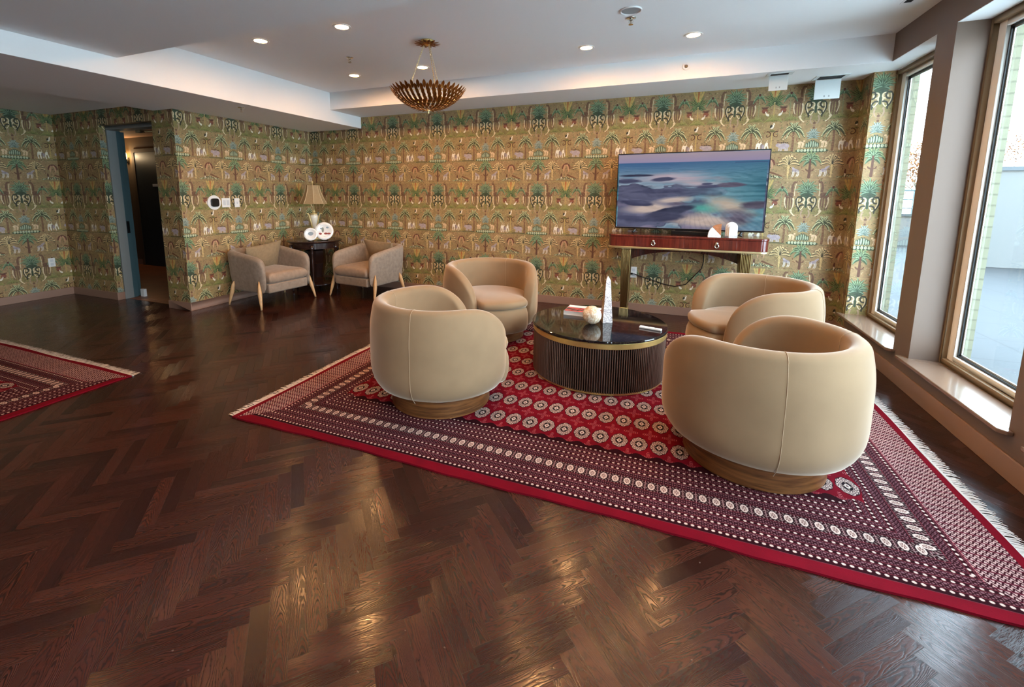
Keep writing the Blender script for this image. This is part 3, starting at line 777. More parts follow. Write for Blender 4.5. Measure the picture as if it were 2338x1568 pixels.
# windows
for k, (a, b_) in enumerate(wins[:6]):
    f = MB()
    x0, x1 = 1.905, 1.945; zb, zt = .262, ZT-.001; fw = .028
    f.box(x0, x1, a, a+fw, zb, zt).box(x0, x1, b_-fw, b_, zb, zt).box(x0, x1, a+fw, b_-fw, zb, zb+.04).box(x0, x1, a+fw, b_-fw, zt-.045, zt)
    fr = struct(f.build('window_%d' % (k+1), M['brown_frame'], bevel=.003))
    s = MB(); a1, b1, z1, z2 = a+fw, b_-fw, zb+.04, zt-.045; sw = .078
    s.box(1.935, 1.985, a1, a1+sw, z1, z2).box(1.935, 1.985, b1-sw, b1, z1, z2).box(1.935, 1.985, a1+sw, b1-sw, z1, z1+.04).box(1.935, 1.985, a1+sw, b1-sw, z2-.04, z2)
    s.build('sash', M['cream_sash'], fr, bevel=.004)
    g = MB(); a2, b2, z3, z4 = a1+sw, b1-sw, z1+.04, z2-.04; gw = .014
    g.box(1.955, 1.975, a2, a2+gw, z3, z4).box(1.955, 1.975, b2-gw, b2, z3, z4).box(1.955, 1.975, a2, b2, z3, z3+gw).box(1.955, 1.975, a2, b2, z4-gw, z4)
    g.build('gasket', M['gasket'], fr)
    g = MB(); a3, b3, z5, z6 = a2+gw, b2-gw, z3+gw, z4-gw; gw = .012
    g.box(1.966, 1.972, a3, a3+gw, z5, z6).box(1.966, 1.972, b3-gw, b3, z5, z6).box(1.966, 1.972, a3, b3, z5, z5+gw).box(1.966, 1.972, a3, b3, z6-gw, z6)
    g.build('glazing_bead', M['spacer'], fr)
    MB().box(1.968, 1.9695, a2+.004, b2-.004, z3+.004, z4-.004).build('pane', M['glass'], fr)
    sl = MB()
    na, nb = a-.045, b_+.058
    poly = [(1.905, a), (1.905, b_), (XR, b_), (XR, nb), (1.67, nb), (1.67, na+.03), (1.70, na), (XR, na), (XR, a)]
    sl.prism(poly, .237, .262)
    sl.build('windowsill', M['sill'], fr, bevel=.006, seg=3)
# ------------------------------------------------------------------ door recess and hall
YD = 3.90
dj = MB()
dj.box(-7.158, -7.138, 3.822, 3.99, 0, 2.385).box(-7.138, -7.128, 3.822, 3.88, 0, 2.34).box(-6.05, -6.004, 3.822, 3.99, 0, 2.385).box(-7.158, -6.004, 3.822, 3.99, 2.335, 2.385)
door = struct(dj.build('door_1', M['grey_jamb'], bevel=.003))
MB().box(-7.1379, -7.134, 3.935, 3.989, .0, 2.334).box(-8.1, -7.145, 3.995, 4.04, .01, 2.33).build('door_leaf', M['teal_door'], door, bevel=.002)
MB().box(-7.1339, -7.130, 3.938, 3.975, .93, 1.10).box(-7.1339, -7.128, 3.945, 3.968, .95, .99).box(-7.1339, -7.128, 3.945, 3.968, 1.04, 1.08).build('strike_plate', M['black'], door)
MB().box(-7.10, -7.02, 4.0, 4.04, 0, .115).build('door_stop_block', M['white'], door, bevel=.003)
MB().tube([(-6.7, 3.99, 2.325), (-6.45, 4.05, 2.31), (-6.2, 3.98, 2.325)], .010).box(-6.75, -6.65, 3.96, 4.02, 2.30, 2.335).build('door_closer', M['nickel'], door)
hw = MB()
hw.box(-11.6, -5.77, 5.9, 6.0, 0, 2.7).box(-11.7, -11.6, 3.95, 6.0, 0, 2.7).box(-11.6, -8.36, 3.80, 3.95, 0, 2.7)
struct(hw.build('wall_hall', M['hall_wall']))
struct(MB().box(-11.6, -5.77, 3.95, 5.9, -.1, .004).box(-7.112, -6.05, 3.86, 3.95, -.1, .003).build('floor_hall', M['hall_floor']))
struct(MB().box(-11.6, -5.77, 3.9, 5.9, 2.6, 2.7).build('ceiling_hall', M['hall_ceiling']))
struct(MB().box(-11.6, -10.2, 5.885, 5.9, 0, .11).build('baseboard_hall', M['taupe_base']))
hd = MB().box(-10.13, -9.0, 5.87, 5.9, 0.005, 2.30)
d2 = struct(hd.build('door_2', M['hall_door'], bevel=.003))
MB().box(-10.2, -8.93, 5.86, 5.885, 2.30, 2.37).box(-10.2, -10.13, 5.86, 5.885, 0, 2.30).build('door_casing', M['hall_wall'], d2)
MB().box(-9.62, -9.40, 5.855, 5.869, 1.62, 1.67).build('door_plate', M['white_matte'], d2, bevel=.002)
sc = empty('wall_sconce', (-10.38, 5.9, 2.24)); tag(sc, 'lit wall sconce glowing in the dark hallway beyond the open doorway', 'wall lamp')
MB().lathe([(0, -.09), (.03, -.085), (.045, 0), (.03, .085), (0, .09)], 20, 0, -.07).build('glass_shade', M['sconce_glow'], sc, smooth=True)
MB().box(-.03, .03, -.02, 0, -.15, -.03).tube([(0, -.01, -.12), (0, -.07, -.12), (0, -.07, -.09)], .008).build('bracket', M['black'], sc)
def point(name, loc, power, col, size, parent=None):
    l = D.lights.new(name, 'POINT'); l.energy = power; l.color = col; l.shadow_soft_size = size
    o = D.objects.new(name, l); C.objects.link(o); o.location = loc
    if parent: o.parent = parent
    return o
point('sconce_light', (0, -.16, 0), 3.5, (1, .74, .45), .04, sc)

# ------------------------------------------------------------------ rugs
RW, RH = 4.085, 3.185
rimg = rug_image()
M['rug'] = image_mat('bokhara_rug_pile', rimg, lambda t: (lambda c: t.xyz((c[0]+RW/2)*(1/RW), (c[1]+RH/2)*(1/RH)))(t.sep(t.coord())), .95, bump=.25, spec=.05)
def make_rug(name, loc, rotz, label):
    root = empty(name, loc, rotz); tag(root, label, 'rug')
    nx, ny = 60, 46; rows = []
    def wav(u, v):
        return .004*sin(u*23+v*7)*0.3
    for i in range(nx+1):
        r = []
        for j in range(ny+1):
            x = -RW/2+RW*i/nx; y = -RH/2+RH*j/ny
            ex = .006*sin(y*5.3+1)*(abs(i-nx/2)/(nx/2))**8; ey = .007*sin(x*4.1)*(abs(j-ny/2)/(ny/2))**8+.003*sin(x*17)*(abs(j-ny/2)/(ny/2))**12
            r.append((x+ex, y+ey, .010+wav(x, y)*.2))
        rows.append(r)
    mb = MB().grid(rows)
    o = len(mb.v); per = [(i, 0) for i in range(nx)]+[(nx, j) for j in range(ny)]+[(i, ny) for i in range(nx, 0, -1)]+[(0, j) for j in range(ny, 0, -1)]
    vs = []
    for i, j in per:
        x, y, z = rows[i][j]; vs += [(x, y, z), (x*1.0005, y*1.0005, .0005)]
    n = len(per); mb.add(vs, [(2*k, 2*((k+1) % n), 2*((k+1) % n)+1, 2*k+1) for k in range(n)])
    mb.build('pile', M['rug'], root, smooth=True, auto=.6)
    fr = MB(); rr = random.Random(3)
    for sgn in (-1, 1):
        y = -RH/2+.01
        fr.box(*(sorted((sgn*RW/2, sgn*(RW/2+.012)))), -RH/2+.004, RH/2-.004, .001, .008)
        while y < RH/2-.01:
            L = .05+rr.random()*.022; j = (rr.random()-.5)*.03
            x0 = sgn*(RW/2+.008); w = .0040
            z = .003+rr.random()*.003
            fr.add([(x0, y-w, z), (x0, y+w, z), (x0+sgn*L*.6, y+j*.6+w, z+.002), (x0+sgn*L*.6, y+j*.6-w, z+.002), (x0+sgn*L, y+j+w*.6, .001), (x0+sgn*L, y+j-w*.6, .001)], [(0, 1, 2, 3), (3, 2, 4, 5)])
            y += .0072
    fr.build('fringe', M['snow'], root)
    return root
make_rug('patterned_rug', (-2.66+RW/2, 1.98+RH/2, 0), 0, 'large red and black patterned rug under the round coffee table')
make_rug('patterned_rug', (-4.035-RH/2, 2.145-RW/2, 0), PI/2, 'red patterned rug with pale fringe cut off by the left edge of the photo')

# ------------------------------------------------------------------ generic swept upholstery shell
def shell_mesh(path, H, zb, zi, th, prof, zoff=None, nprof=10):
    """path: list of (x, y, nx, ny) centre line with outward normal; H: heights; prof(zn): outward offset"""
    rows = []
    n = len(path)
    for i, (x, y, nx, ny) in enumerate(path):
        h = H[i]; r = min(th/2, (h-zb)*.45)
        endk = min(i, n-1-i)
        sh = 1.0 if endk > 2 else (.45, .80, .95)[endk]
        sec = []
        def P(off, z): sec.append((x+nx*off*1.0, y+ny*off, z))
        hw_ = th/2*sh
        for k in range(nprof):
            z = zb+(h-r-zb)*k/(nprof-1); zn = (z-zb)/(.77-zb)
            P(hw_+prof(zn), z)
        pt = prof(min(1, (h-r-zb)/(.77-zb)))
        for k in range(1, 8):
            a = PI*k/8
            P(cos(a)*hw_+pt*(1+cos(a))/2, h-r+sin(a)*r)
        zi_ = min(zi, h-r-.01)
        for k in range(nprof):
            z = h-r-(h-r-zi_)*k/(nprof-1)
            P(-hw_, z)
        P(0, max(zb, zi_-.02)*.5+zb*.5)
        rows.append(sec)
    m = MB(); m.grid(rows, close_v=True)
    K = len(rows[0])
    m.f.append(tuple(range(K))); m.f.append(tuple((n-1)*K+k for k in range(K))[::-1])
    return m
def superdisc(rfun, z0, z1, edge, n=72, dome=0.0, rings=6):
    """rounded cushion with outline r(theta)"""
    m = MB(); rows = []
    prof = [(0, z0)]
    prof += [(.6, z0), (1-edge*2.2, z0)]
    for k in range(7):
        a = -PI/2+PI*k/6; prof.append((1-edge*(1-cos(a)), (z0+z1)/2+(z1-z0)/2*sin(a)))
    prof += [(1-edge*2.2, z1+dome*.35), (.6, z1+dome*.8), (.3, z1+dome), (0, z1+dome)]
    for k in range(n):
        a = 2*PI*k/n; r = rfun(a)
        rows.append([(r*f*sin(a), -r*f*cos(a), z) for f, z in prof])   # a=0 at the back (-y)
    m.grid(rows, close_u=True)
    return m
def seam(points, parent, name='seam', mat='velvet_pipe', r=.0016):
    return MB().tube(points, r, 6).build(name, M[mat], parent, smooth=True)

def swivel_chair(loc, face, label, base_rot=0):
    """local +y is the front"""
    root = empty('swivel_chair', loc, face-PI/2)
    tag(root, label, 'armchair', 'beige velvet barrel swivel chairs around the coffee table')
    TM = math.radians(143); R = .425; th = .098; zb = .135
    n = 64; path = []; H = []
    for i in range(n+1):
        u = -1+2*i/n; thn = TM*u
        x = R*sin(thn); y = -R*cos(thn)*1.0
        path.append((x, y, sin(thn), -cos(thn)))
        a = abs(thn); a1 = math.radians(84)
        back = .768-.010*(a/TM)
        if a > a1:
            q = (a-a1)/(TM-a1); back = .36+(back-.36)*max(0, 1-q**2.7)**.5
        H.append(back)
    def prof(zn):   # barrel bulge
        return -.075*max(0, 1-zn/.30)**2.6 - .040*max(0, (zn-.62)/.38)**2 + .026
    shell_mesh(path, H, zb, .34, th, prof).build('shell', M['velvet'], root, smooth=True, subsurf=1)
    def rb(a):
        return .40+.10*(1/(1+math.exp(-(abs(((a+PI) % (2*PI))-PI)-math.radians(145))*30)))
    def rbf(a): return rb(a)-.004
    bs = superdisc(lambda a: rb(a), .128, .375, .085, dome=.0); bs.build('seat_base', M['velvet'], root, smooth=True)
    superdisc(lambda a: rb(a)-.008, .372, .455, .075, dome=.022).build('seat_cushion', M['velvet'], root, smooth=True)
    pl = MB().lathe([(0, .002), (.352, .002), (.356, .006), (.356, .140), (0, .140)], 72).build('plinth', M['walnut_base'], root, smooth=True, auto=.6)
    # piped seams on the outside and inside of the back
    for sgn in (-1, 1):
        a = sgn*math.radians(47)
        pts = []
        h = .764
        for k in range(14):
            z = zb+.004+(h-.05-zb)*k/13; off = th/2+prof((z-zb)/(.77-zb))-.0004
            pts.append(((R+off)*sin(a), -(R+off)*cos(a), z))
        for k in range(1, 8):
            b_ = PI*k/8; pt = prof((h-.049-zb)/(.77-zb)); off = cos(b_)*th/2*1.02+pt*(1+cos(b_))/2
            pts.append(((R+off)*sin(a), -(R+off)*cos(a), h-.049+sin(b_)*.0500))
        for k in range(10):
            z = h-.05-(h-.05-.45)*k/9
            pts.append(((R-th/2-.001)*sin(a), -(R-th/2-.001)*cos(a), z))
        seam(pts, root)
    return root
ZR = .0105
swivel_chair((-1.505, 2.79, ZR), math.radians(48), 'beige velvet swivel chair at the left front of the coffee table, its back turned')
swivel_chair((-1.735, 4.33, ZR), math.radians(-48), 'beige velvet swivel chair behind the left front one, its open seat facing the camera')
swivel_chair((.67, 4.30, ZR), math.radians(201), 'beige velvet swivel chair beside the far window, partly hidden by the front right chair')
swivel_chair((.495, 2.81, ZR), math.radians(141), 'beige velvet swivel chair at the right front, largest in view, back turned to camera')

# ------------------------------------------------------------------ coffee table
ct = empty('coffee_table', (-.528, 3.775, ZR)); tag(ct, 'round drum coffee table with ribbed dark sides, brass bands and black marble top', 'coffee table')
MB().lathe([(0, .002), (.530, .002), (.534, .005), (.534, .018), (.50, .020), (0, .020)], 96).build('bottom_band', M['gold'], ct, smooth=True, auto=.5)
NR = 190; N = NR*8; rows = []
for z in (.018, .364):
    r = []
    for k in range(N):
        a = 2*PI*k/N; ph = (k % 8)/8.0
        rad = .540 if ph in (.125, .25) else (.537 if ph in (0.0, .375) else .523)
        r.append((rad*cos(a), rad*sin(a), z))
    rows.append(r)
MB().grid(rows, close_v=True).build('ribbed_drum', M['ribs'], ct, smooth=False)
MB().lathe([(.522, .360), (.5405, .360), (.5440, .364), (.5440, .400), (.54, .404), (.3, .404)], 96).build('top_band', M['gold'], ct, smooth=True, auto=.5)
MB().lathe([(0, .404), (.545, .404), (.551, .408), (.553, .416), (.551, .423), (.546, .426), (0, .426)], 128).build('marble_top', M['black_marble'], ct, smooth=True, auto=.5)
ZT_ = ZR+.426
# things on it
bk = empty('book', (-.685, 3.97, ZT_), math.radians(-2)); tag(bk, 'hardcover book with red and black cover picture lying on the coffee table', 'book')
MB().box(-.155, .155, -.115, .115, .0, .003).box(-.155, -.152, -.115, .115, 0, .036).build('back_cover', M['white'], bk)
MB().box(-.151, .150, -.111, .111, .0032, .0328).build('pages', M['paper'], bk)
MB().box(-.155, .155, -.115, .115, .033, .036).build('front_cover', M['white'], bk)
M['cover_pic'] = None
def cover_mat():
    m, t, b = new_mat('book_cover_picture'); n = t.noise(t.mapping(t.coord(), (4, 16, 1)), 2.2, 4, .6, .8)
    t.link(t.ramp(n, [(.38, lin((28, 24, 28))), (.47, lin((90, 84, 90))), (.52, lin((190, 30, 44))), (.58, lin((220, 120, 120))), (.66, lin((60, 20, 26)))]), b.inputs['Base Color']); b.inputs['Roughness'].default_value = .25
    return m
M['cover_pic'] = cover_mat()
MB().box(-.150, .150, -.112, .035, .0362, .0366).build('cover_picture', M['cover_pic'], bk)
sp = MB()
rows = [[(.076*sin(PI*i/24)*cos(2*PI*j/40), .076*sin(PI*i/24)*sin(2*PI*j/40), .076-.076*cos(PI*i/24)) for j in range(40)] for i in range(25)]
sp.grid(rows, close_v=True); s_ = sp.build('stone_sphere', M['sphere_marble'], smooth=True, loc=(-.563, 3.66, ZT_)); tag(s_, 'cream and amber marble ball standing on the black marble coffee table', 'decorative ball')
ob = empty('stone_obelisk', (-.462, 3.775, ZT_), math.radians(24)); tag(ob, 'tall speckled white stone obelisk standing on the coffee table', 'obelisk')
def frustum(b0, b1, h0, h1, cap):
    m = MB(); vs = [(sx*b0, sy*b0, h0) for sx, sy in ((-1, -1), (1, -1), (1, 1), (-1, 1))]+[(sx*b1, sy*b1, h1) for sx, sy in ((-1, -1), (1, -1), (1, 1), (-1, 1))]+[(0, 0, cap)]
    return m.add(vs, [(3, 2, 1, 0), (0, 1, 5, 4), (1, 2, 6, 5), (2, 3, 7, 6), (3, 0, 4, 7), (4, 5, 8), (5, 6, 8), (6, 7, 8), (7, 4, 8)])
frustum(.041, .019, 0, .355, .392).build('shaft', M['terrazzo'], ob, bevel=.0015)
MB().add([(-.0414, -.041, 0.001), (-.0414, .041, 0.001), (-.0196, .0188, .354), (-.0196, -.0188, .354)], [(0, 3, 2, 1)]).build('brown_side_face', M['obelisk_side'], ob)
rm = empty('remote_control', (-.108, 3.69, ZT_), math.radians(-13)); tag(rm, 'slim white remote control on the right side of the coffee table top', 'remote control')
MB().box(-.086, .086, -.018, .018, 0, .016).build('casing', M['white'], rm, bevel=.006, seg=3)
MB().box(-.02, -.005, -.006, .006, .0161, .0175).build('button', M['grey_grille'], rm); MB().box(.03, .045, -.006, .006, .0161, .0175).build('button', M['grey_grille'], rm)

# ------------------------------------------------------------------ armchairs in the corner
def arm_chair(loc, face, label, pang, poff):
    root = empty('upholstered_armchair', loc, face-PI/2); tag(root, label, 'armchair', 'grey beige armchairs either side of the corner table')
    # local +y front; width along x
    hw2, dp, th = .36, .33, .105
    pts = []
    n1 = 12
    for i in range(n1): pts.append((-hw2, dp-(dp+.33-.16)*i/(n1-1) if i else dp))
    pts = [(-hw2, dp - (dp+.26)*i/(n1-1)) for i in range(n1)]
    for k in range(1, 10):
        a = PI+PI/2*k/10; pts.append((-hw2+.15+.15*cos(a), -.26+.15*sin(a)))
    for i in range(1, 8): pts.append((-hw2+.15+(2*hw2-.30)*i/8, -.41))
    for k in range(1, 10):
        a = -PI/2+PI/2*k/10; pts.append((hw2-.15+.15*cos(a), -.26+.15*sin(a)))
    pts += [(hw2, -.26+(dp+.26)*i/(n1-1)) for i in range(n1)]
    # resample
    P = [Vector((a, b, 0)) for a, b in pts]; path = []; H = []
    for i, p in enumerate(P):
        t = (P[min(i+1, len(P)-1)]-P[max(i-1, 0)]).normalized(); nrm = Vector((-t.y, t.x, 0)) * -1
        if nrm.dot(p-Vector((0, .05, 0))) < 0: nrm = -nrm
        path.append((p.x, p.y, nrm.x, nrm.y))
        f = (p.y+.41)/(dp+.41)   # 0 back .. 1 front
        h = .745-.095*max(0.0, f)**1.2
        if f > .86: h = .24+(h-.24)*math.sqrt(max(0.0, 1-((f-.86)/.14)**2.6))*.999 if False else h-.07*((f-.86)/.14)**3
        H.append(h)
    def prof(zn): return -.035*max(0, 1-zn/1.0)**1.5+.008*zn
    shell_mesh(path, H, .195, .26, th, prof).build('frame', M['boucle'], root, smooth=True, subsurf=1)
    def rbox(x0, x1, y0, y1, z0, z1, name, mat, bev, dome=0):
        return MB().box(x0, x1, y0, y1, z0, z1).build(name, mat, root, bevel=bev, seg=4)
    rbox(-.31, .31, -.37, .335, .197, .32, 'seat_rail', M['boucle'], .02)
    # soft seat cushion
    def soft(w, d, h, nx=20, ny=20, p=6.0, bulge=.015):
        m = MB()
        for sg in (1, -1):
            rows = []
            for i in range(nx+1):
                r = []
                for j in range(ny+1):
                    u = -1+2*i/nx; v = -1+2*j/ny
                    u2 = sin(u*PI/2); v2 = sin(v*PI/2)
                    e = max(0, (1-abs(u2)**p)*(1-abs(v2)**p))**(.32)
                    pin = 1-.03*(abs(u2)*abs(v2))
                    r.append((u2*w/2*(1), v2*d/2, sg*(h/2*e+bulge*e*(1-u2*u2)*(1-v2*v2))))
                rows.append(r)
            m.grid(rows)
        return m
    c = soft(.612, .70, .15, p=12.0, bulge=.006).build('seat_cushion', M['boucle_seat'], root, smooth=True); c.location = (0, -.005, .39)
    root['_'] = 0; del root['_']
    pl = MB()
    m = soft(.51, .44, .07, p=2.6, bulge=.055)
    # corner flare
    vs = []
    for x, y, z in m.v:
        f = 1+.06*((abs(x)/.23)*(abs(y)/.23))**2; vs.append((x*f, y*f, z))
    m.v = vs
    pw = m.build('back_pillow', M['pillow'], root, smooth=True)
    pw.rotation_euler = (math.radians(64), 0, 0); pw.rotation_mode = 'XYZ'
    pw.matrix_local = Matrix.Translation((poff[0], poff[1], poff[2])) @ Matrix.Rotation(math.radians(66), 4, 'X') @ Matrix.Rotation(math.radians(pang), 4, 'Z')
    # four blade legs: set against the outside of the frame
    for sx in (-1, 1):
        for (py, spl, top) in ((.27, .06, .37), (-.27, -.06, .33)):
            x0 = sx*.400; x1 = sx*.432
            pts = [(x1+sx*.006, py+spl, .004), (x1, py+spl*.85, .05), (x0+sx*.012, py+spl*.2, .20), (x0+sx*.004, py-spl*.05, .28), (x0-sx*.004, py-spl*.25, top)]
            MB().tube(pts, [.012, .015, .027, .021, .004], 12).build('leg', M['blonde'], root, smooth=True)
    return root
arm_chair((-5.10, 4.56, 0), math.radians(-5), 'grey beige armchair with square pillow below the thermostat, left of the corner table', -7, (-.04, -.245, .585))
arm_chair((-4.13, 5.40, 0), math.radians(-97), 'grey beige armchair with square pillow against the back wall, right of the corner table', 4, (-.06, -.245, .585))

# ------------------------------------------------------------------ round corner table, lamp, plates
tb = empty('round_side_table', (-5.13, 5.43, 0)); tag(tb, 'dark round wooden side table in the corner between the two armchairs', 'side table')
ZC = .785
MB().lathe([(0, ZC-.028), (.39, ZC-.028), (.403, ZC-.02), (.407, ZC-.012), (.401, ZC-.003), (.393, ZC), (0, ZC)], 64).build('tabletop', M['darkwood_table'], tb, smooth=True, auto=.7)
MB().lathe([(.335, ZC-.115), (.362, ZC-.115), (.362, ZC-.029), (.335, ZC-.029)], 64).build('apron', M['darkwood_table'], tb, smooth=True, auto=.7)
MB().lathe([(0, .10), (.31, .10), (.32, .11), (.32, .122), (.31, .13), (0, .13)], 48).build('lower_shelf', M['darkwood_table'], tb, smooth=True, auto=.7)
for k in range(6):
    a = math.radians(-58+60*k+4)
    prof = [(.0, 0), (.012, 0), (.016, .03), (.011, .08), (.022, .11), (.022, .15), (.012, .19), (.018, .35), (.021, .5), (.012, .58), (.022, .62), (.012, .645), (.024, .665), (.024, .76-.035), (0, .76-.035)]
    MB().lathe([(r, z) for r, z in prof], 14, .368*cos(a), .368*sin(a)).build('leg', M['darkwood_table'], tb, smooth=True)
MB().lathe([(0, .13), (.13, .13), (.10, .2), (.15, .42), (.15, .62), (0, .65)], 8).build('pedestal', M['darkwood_table'], tb)
lp = empty('table_lamp', (-5.185, 5.50, ZC)); tag(lp, 'table lamp with taupe bell shade and brass urn stem on the corner table', 'table lamp')
prof = [(0, 0), (.085, 0), (.088, .012), (.075, .02), (.04, .032), (.022, .06), (.018, .085), (.03, .10), (.018, .115), (0, .115)]
MB().lathe(prof, 28).build('foot', M['lamp_gold'], lp, smooth=True)
MB().lathe([(0, .11), (.018, .115), (.028, .16), (.045, .25), (.062, .33), (.064, .36), (.05, .385), (.0, .39)], 24).build('glass_body', M['crystal'], lp, smooth=True)
for k in range(3):
    a = 2*PI*k/3+.3
    pts = [(.020, .10), (.040, .18), (.062, .28), (.082, .36), (.098, .40), (.115, .405), (.122, .39)]
    MB().tube([(r*cos(a), r*sin(a), z) for r, z in pts], [.008, .009, .009, .010, .009, .008, .009], 8).build('scroll_arm', M['lamp_gold'], lp, smooth=True)
MB().lathe([(0, .385), (.055, .385), (.05, .40), (.02, .41), (.028, .43), (.012, .445), (.01, .52), (0.006, .52), (0.006, .865), (.012, .87), (.014, .885), (.006, .90), (0, .905)], 20).build('neck', M['lamp_gold'], lp, smooth=True)
sh = []
for k in range(13):
    t_ = k/12; sh.append((.098+(.200-.098)*(t_**1.6), .835-.285*t_))
MB().lathe([(r, z) for r, z in sh]+[(r-.004, z) for r, z in sh[::-1]], 8).build('lamp_shade', M['shade'], lp, smooth=False)
for k in range(8):
    a = 2*PI*k/8
    MB().tube([((r+.001)*cos(a), (r+.001)*sin(a), z) for r, z in sh], .0045, 6).build('shade_rib', M['shade_trim'], lp, smooth=True)
def plate(name, loc, rad, rz, label, motif):
    root = empty(name, loc, rz); tag(root, label, 'plate', 'plates on stands on the corner table')
    T = Matrix.Translation((0, 0, rad*.97+.015)) @ Matrix.Rotation(math.radians(78), 4, 'X')
    prof = [(0, -.006), (rad*.62, -.006), (rad*.72, .002), (rad, .012), (rad*1.0, .016), (rad*.72, .008), (rad*.6, .0), (0, 0)]
    m = MB().lathe(prof, 48); m.v = [tuple(T @ Vector(v)) for v in m.v]; m.build('dish', M['plate_china'], root, smooth=True)
    for (cx, cy, rx, ry, mt) in motif:
        m = MB().lathe([(0, .0006), (1, .0006), (1, .0012), (0, .0016)], 14, 0, 0); m.v = [tuple(T @ Vector((cx*rad+x*rx*rad, cy*rad+y*ry*rad, z+(.001 if abs(cx)+abs(cy) < .8 else .012)))) for x, y, z in m.v]
        m.build('painted_motif', mt, root)
    st = MB()
    for sx in (-1, 1):
        st.tube([(sx*rad*.35, -.045, .028), (sx*rad*.35, -.05, .006), (sx*rad*.35, .0, .005), (sx*rad*.25, .06, .005), (sx*rad*.2, .03, rad*.8)], .004, 6)
    st.tube([(-rad*.35, 0, .005), (rad*.35, 0, .005)], .004, 6)
    st.build('stand', M['black'], root, smooth=True)
red = simple('red_glaze', (150, 70, 66), .3); blu = simple('blue_grey_glaze', (140, 158, 172), .3); grn = simple('grey_green_glaze', (140, 148, 140), .3)
plate('display_plate', (-4.86, 5.35, ZC), .134, math.radians(38), 'larger round china plate with red and green picture on the corner table', [(-.45, -.3, .2, .12, red), (.15, -.28, .18, .11, red), (.5, -.3, .2, .1, red), (-.15, .15, .12, .3, grn), (-.3, .3, .14, .1, blu), (.1, -.65, .3, .05, blu), (.35, .4, .16, .1, blu)])
plate('display_plate', (-4.96, 5.175, ZC), .095, math.radians(38), 'smaller round pale plate standing in front of the larger one, under the lamp', [(0, .1, .4, .3, blu), (0, .1, .3, .2, M['plate_china'])])

# ------------------------------------------------------------------ console, TV and ornaments
cs = empty('console_table', (.14, 5.70, 0)); tag(cs, 'red mahogany console table with brass fluted legs under the television', 'console table')
x0, x1, y0, y1 = -.825, .825, -.23, .225
def rrect(x0, x1, y0, y1, r, n=8):
    pts = []
    for (cx, cy, a0) in ((x1-r, y1-.01, 0), ):
        pass
    pts += [(x0, y1), (x0, y0+r)]
    for k in range(1, n): a = PI+PI/2*k/n; pts.append((x0+r+r*cos(a), y0+r+r*sin(a)))
    pts += [(x0+r, y0), (x1-r, y0)]
    for k in range(1, n): a = -PI/2+PI/2*k/n; pts.append((x1-r+r*cos(a), y0+r+r*sin(a)))
    pts += [(x1, y0+r), (x1, y1)]
    return pts
MB().prism(rrect(x0, x1, y0, y1, .09), .893, 1.005).build('frieze', M['console_wood'], cs, bevel=.002)
MB().prism(rrect(x0-.006, x1+.006, y0-.006, y1, .095), 1.005, 1.030).build('tabletop', M['console_wood'], cs, bevel=.006, seg=3)
MB().prism(rrect(x0-.008, x1+.008, y0-.008, y1, .097), .868, .892).build('brass_rail', M['gold_pale'], cs, bevel=.005, seg=3)
for (dx0, dx1, hx) in ((-.52, 0.0, -.325), (0.0, .52, .325)):
    d = MB().box(dx0+.003, dx1-.003, y0-.004, y0+.02, .898, .998).build('drawer', M['console_wood'], cs, bevel=.0015)
    h = MB(); a = [(hx+.018*cos(2*PI*k/20), y0-.014, .935+.020*sin(2*PI*k/20)) for k in range(21)]
    h.tube(a, .0068, 8, cap=False)
    h.lathe([(0, -.008), (.013, -.008), (.015, 0), (.013, .008), (0, .008)], 14); n0 = len(h.v)-14*5
    h.v = h.v[:n0]+[(hx+v[0], y0-.012+v[2], .965+v[1]) for v in h.v[n0:]]
    h.build('ring_pull', M['nickel'], d, smooth=True)
# arched stretcher panel under the frieze
ar = []
for k in range(25):
    u = -1+2*k/24; ar.append((u*.565, .865-.035-.105*abs(u)**2.4))
poly = [(.565, .868), (-.565, .868)]+ar
TT = Matrix.Rotation(PI/2, 4, 'X')
m = MB().prism([(x, z) for x, z in poly], -.015, .015); m.v = [(v[0], v[2]-.02, v[1]) for v in m.v]
m.build('arched_apron', M['console_dark'], cs)
for sx in (-1, 1):
    lg = MB(); cxl = sx*.625
    # fluted tapering leg: zigzag cross-section swept down
    def fl(w, d, z):
        pts = []; nf = 7
        for side in range(4):
            L = w if side % 2 == 0 else d; nn = nf if side % 2 == 0 else 3
            for k in range(nn*4):
                u = -L/2+L*k/(nn*4); b_ = .0045*abs(sin(PI*(k/4.0)))
                p = {0: (u, -d/2-b_), 1: (w/2+b_, u), 2: (-u, d/2+b_), 3: (-w/2-b_, -u)}[side]
                pts.append((cxl+p[0], -.05+p[1], z))
        return pts
    rws = [fl(.108, .20, .845), fl(.100, .19, .6), fl(.082, .16, .15), fl(.078, .155, .13)]
    o0 = len(lg.v); lg.grid(rws, close_v=True); K = len(rws[0]); lg.f.append(tuple(range(K))); lg.f.append(tuple(3*K+k for k in range(K)))
    leg = lg.build('leg', M['bronze'], cs)
    ft = MB(); r2 = [fl(.078, .155, .13), fl(.084, .16, .125), fl(.098, .19, .02), fl(.104, .20, .0)]
    ft.grid(r2, close_v=True); ft.f.append(tuple(3*K+k for k in range(K))); ft.f.append(tuple(range(K)))
    ft.build('brass_foot', M['gold'], leg)
    bd = MB()
    for k in range(7):
        xx = cxl-.046+.0153*k
        bd.lathe([(0, -.009), (.006, -.006), (.0078, 0), (.006, .006), (0, .009)], 10); n0 = len(bd.v)-50
        bd.v = bd.v[:n0]+[(xx+v[0], -.155+v[1], .856+v[2]) for v in bd.v[n0:]]
    bd.build('bead_row', M['gold_pale'], leg, smooth=True)
ZK = 1.030
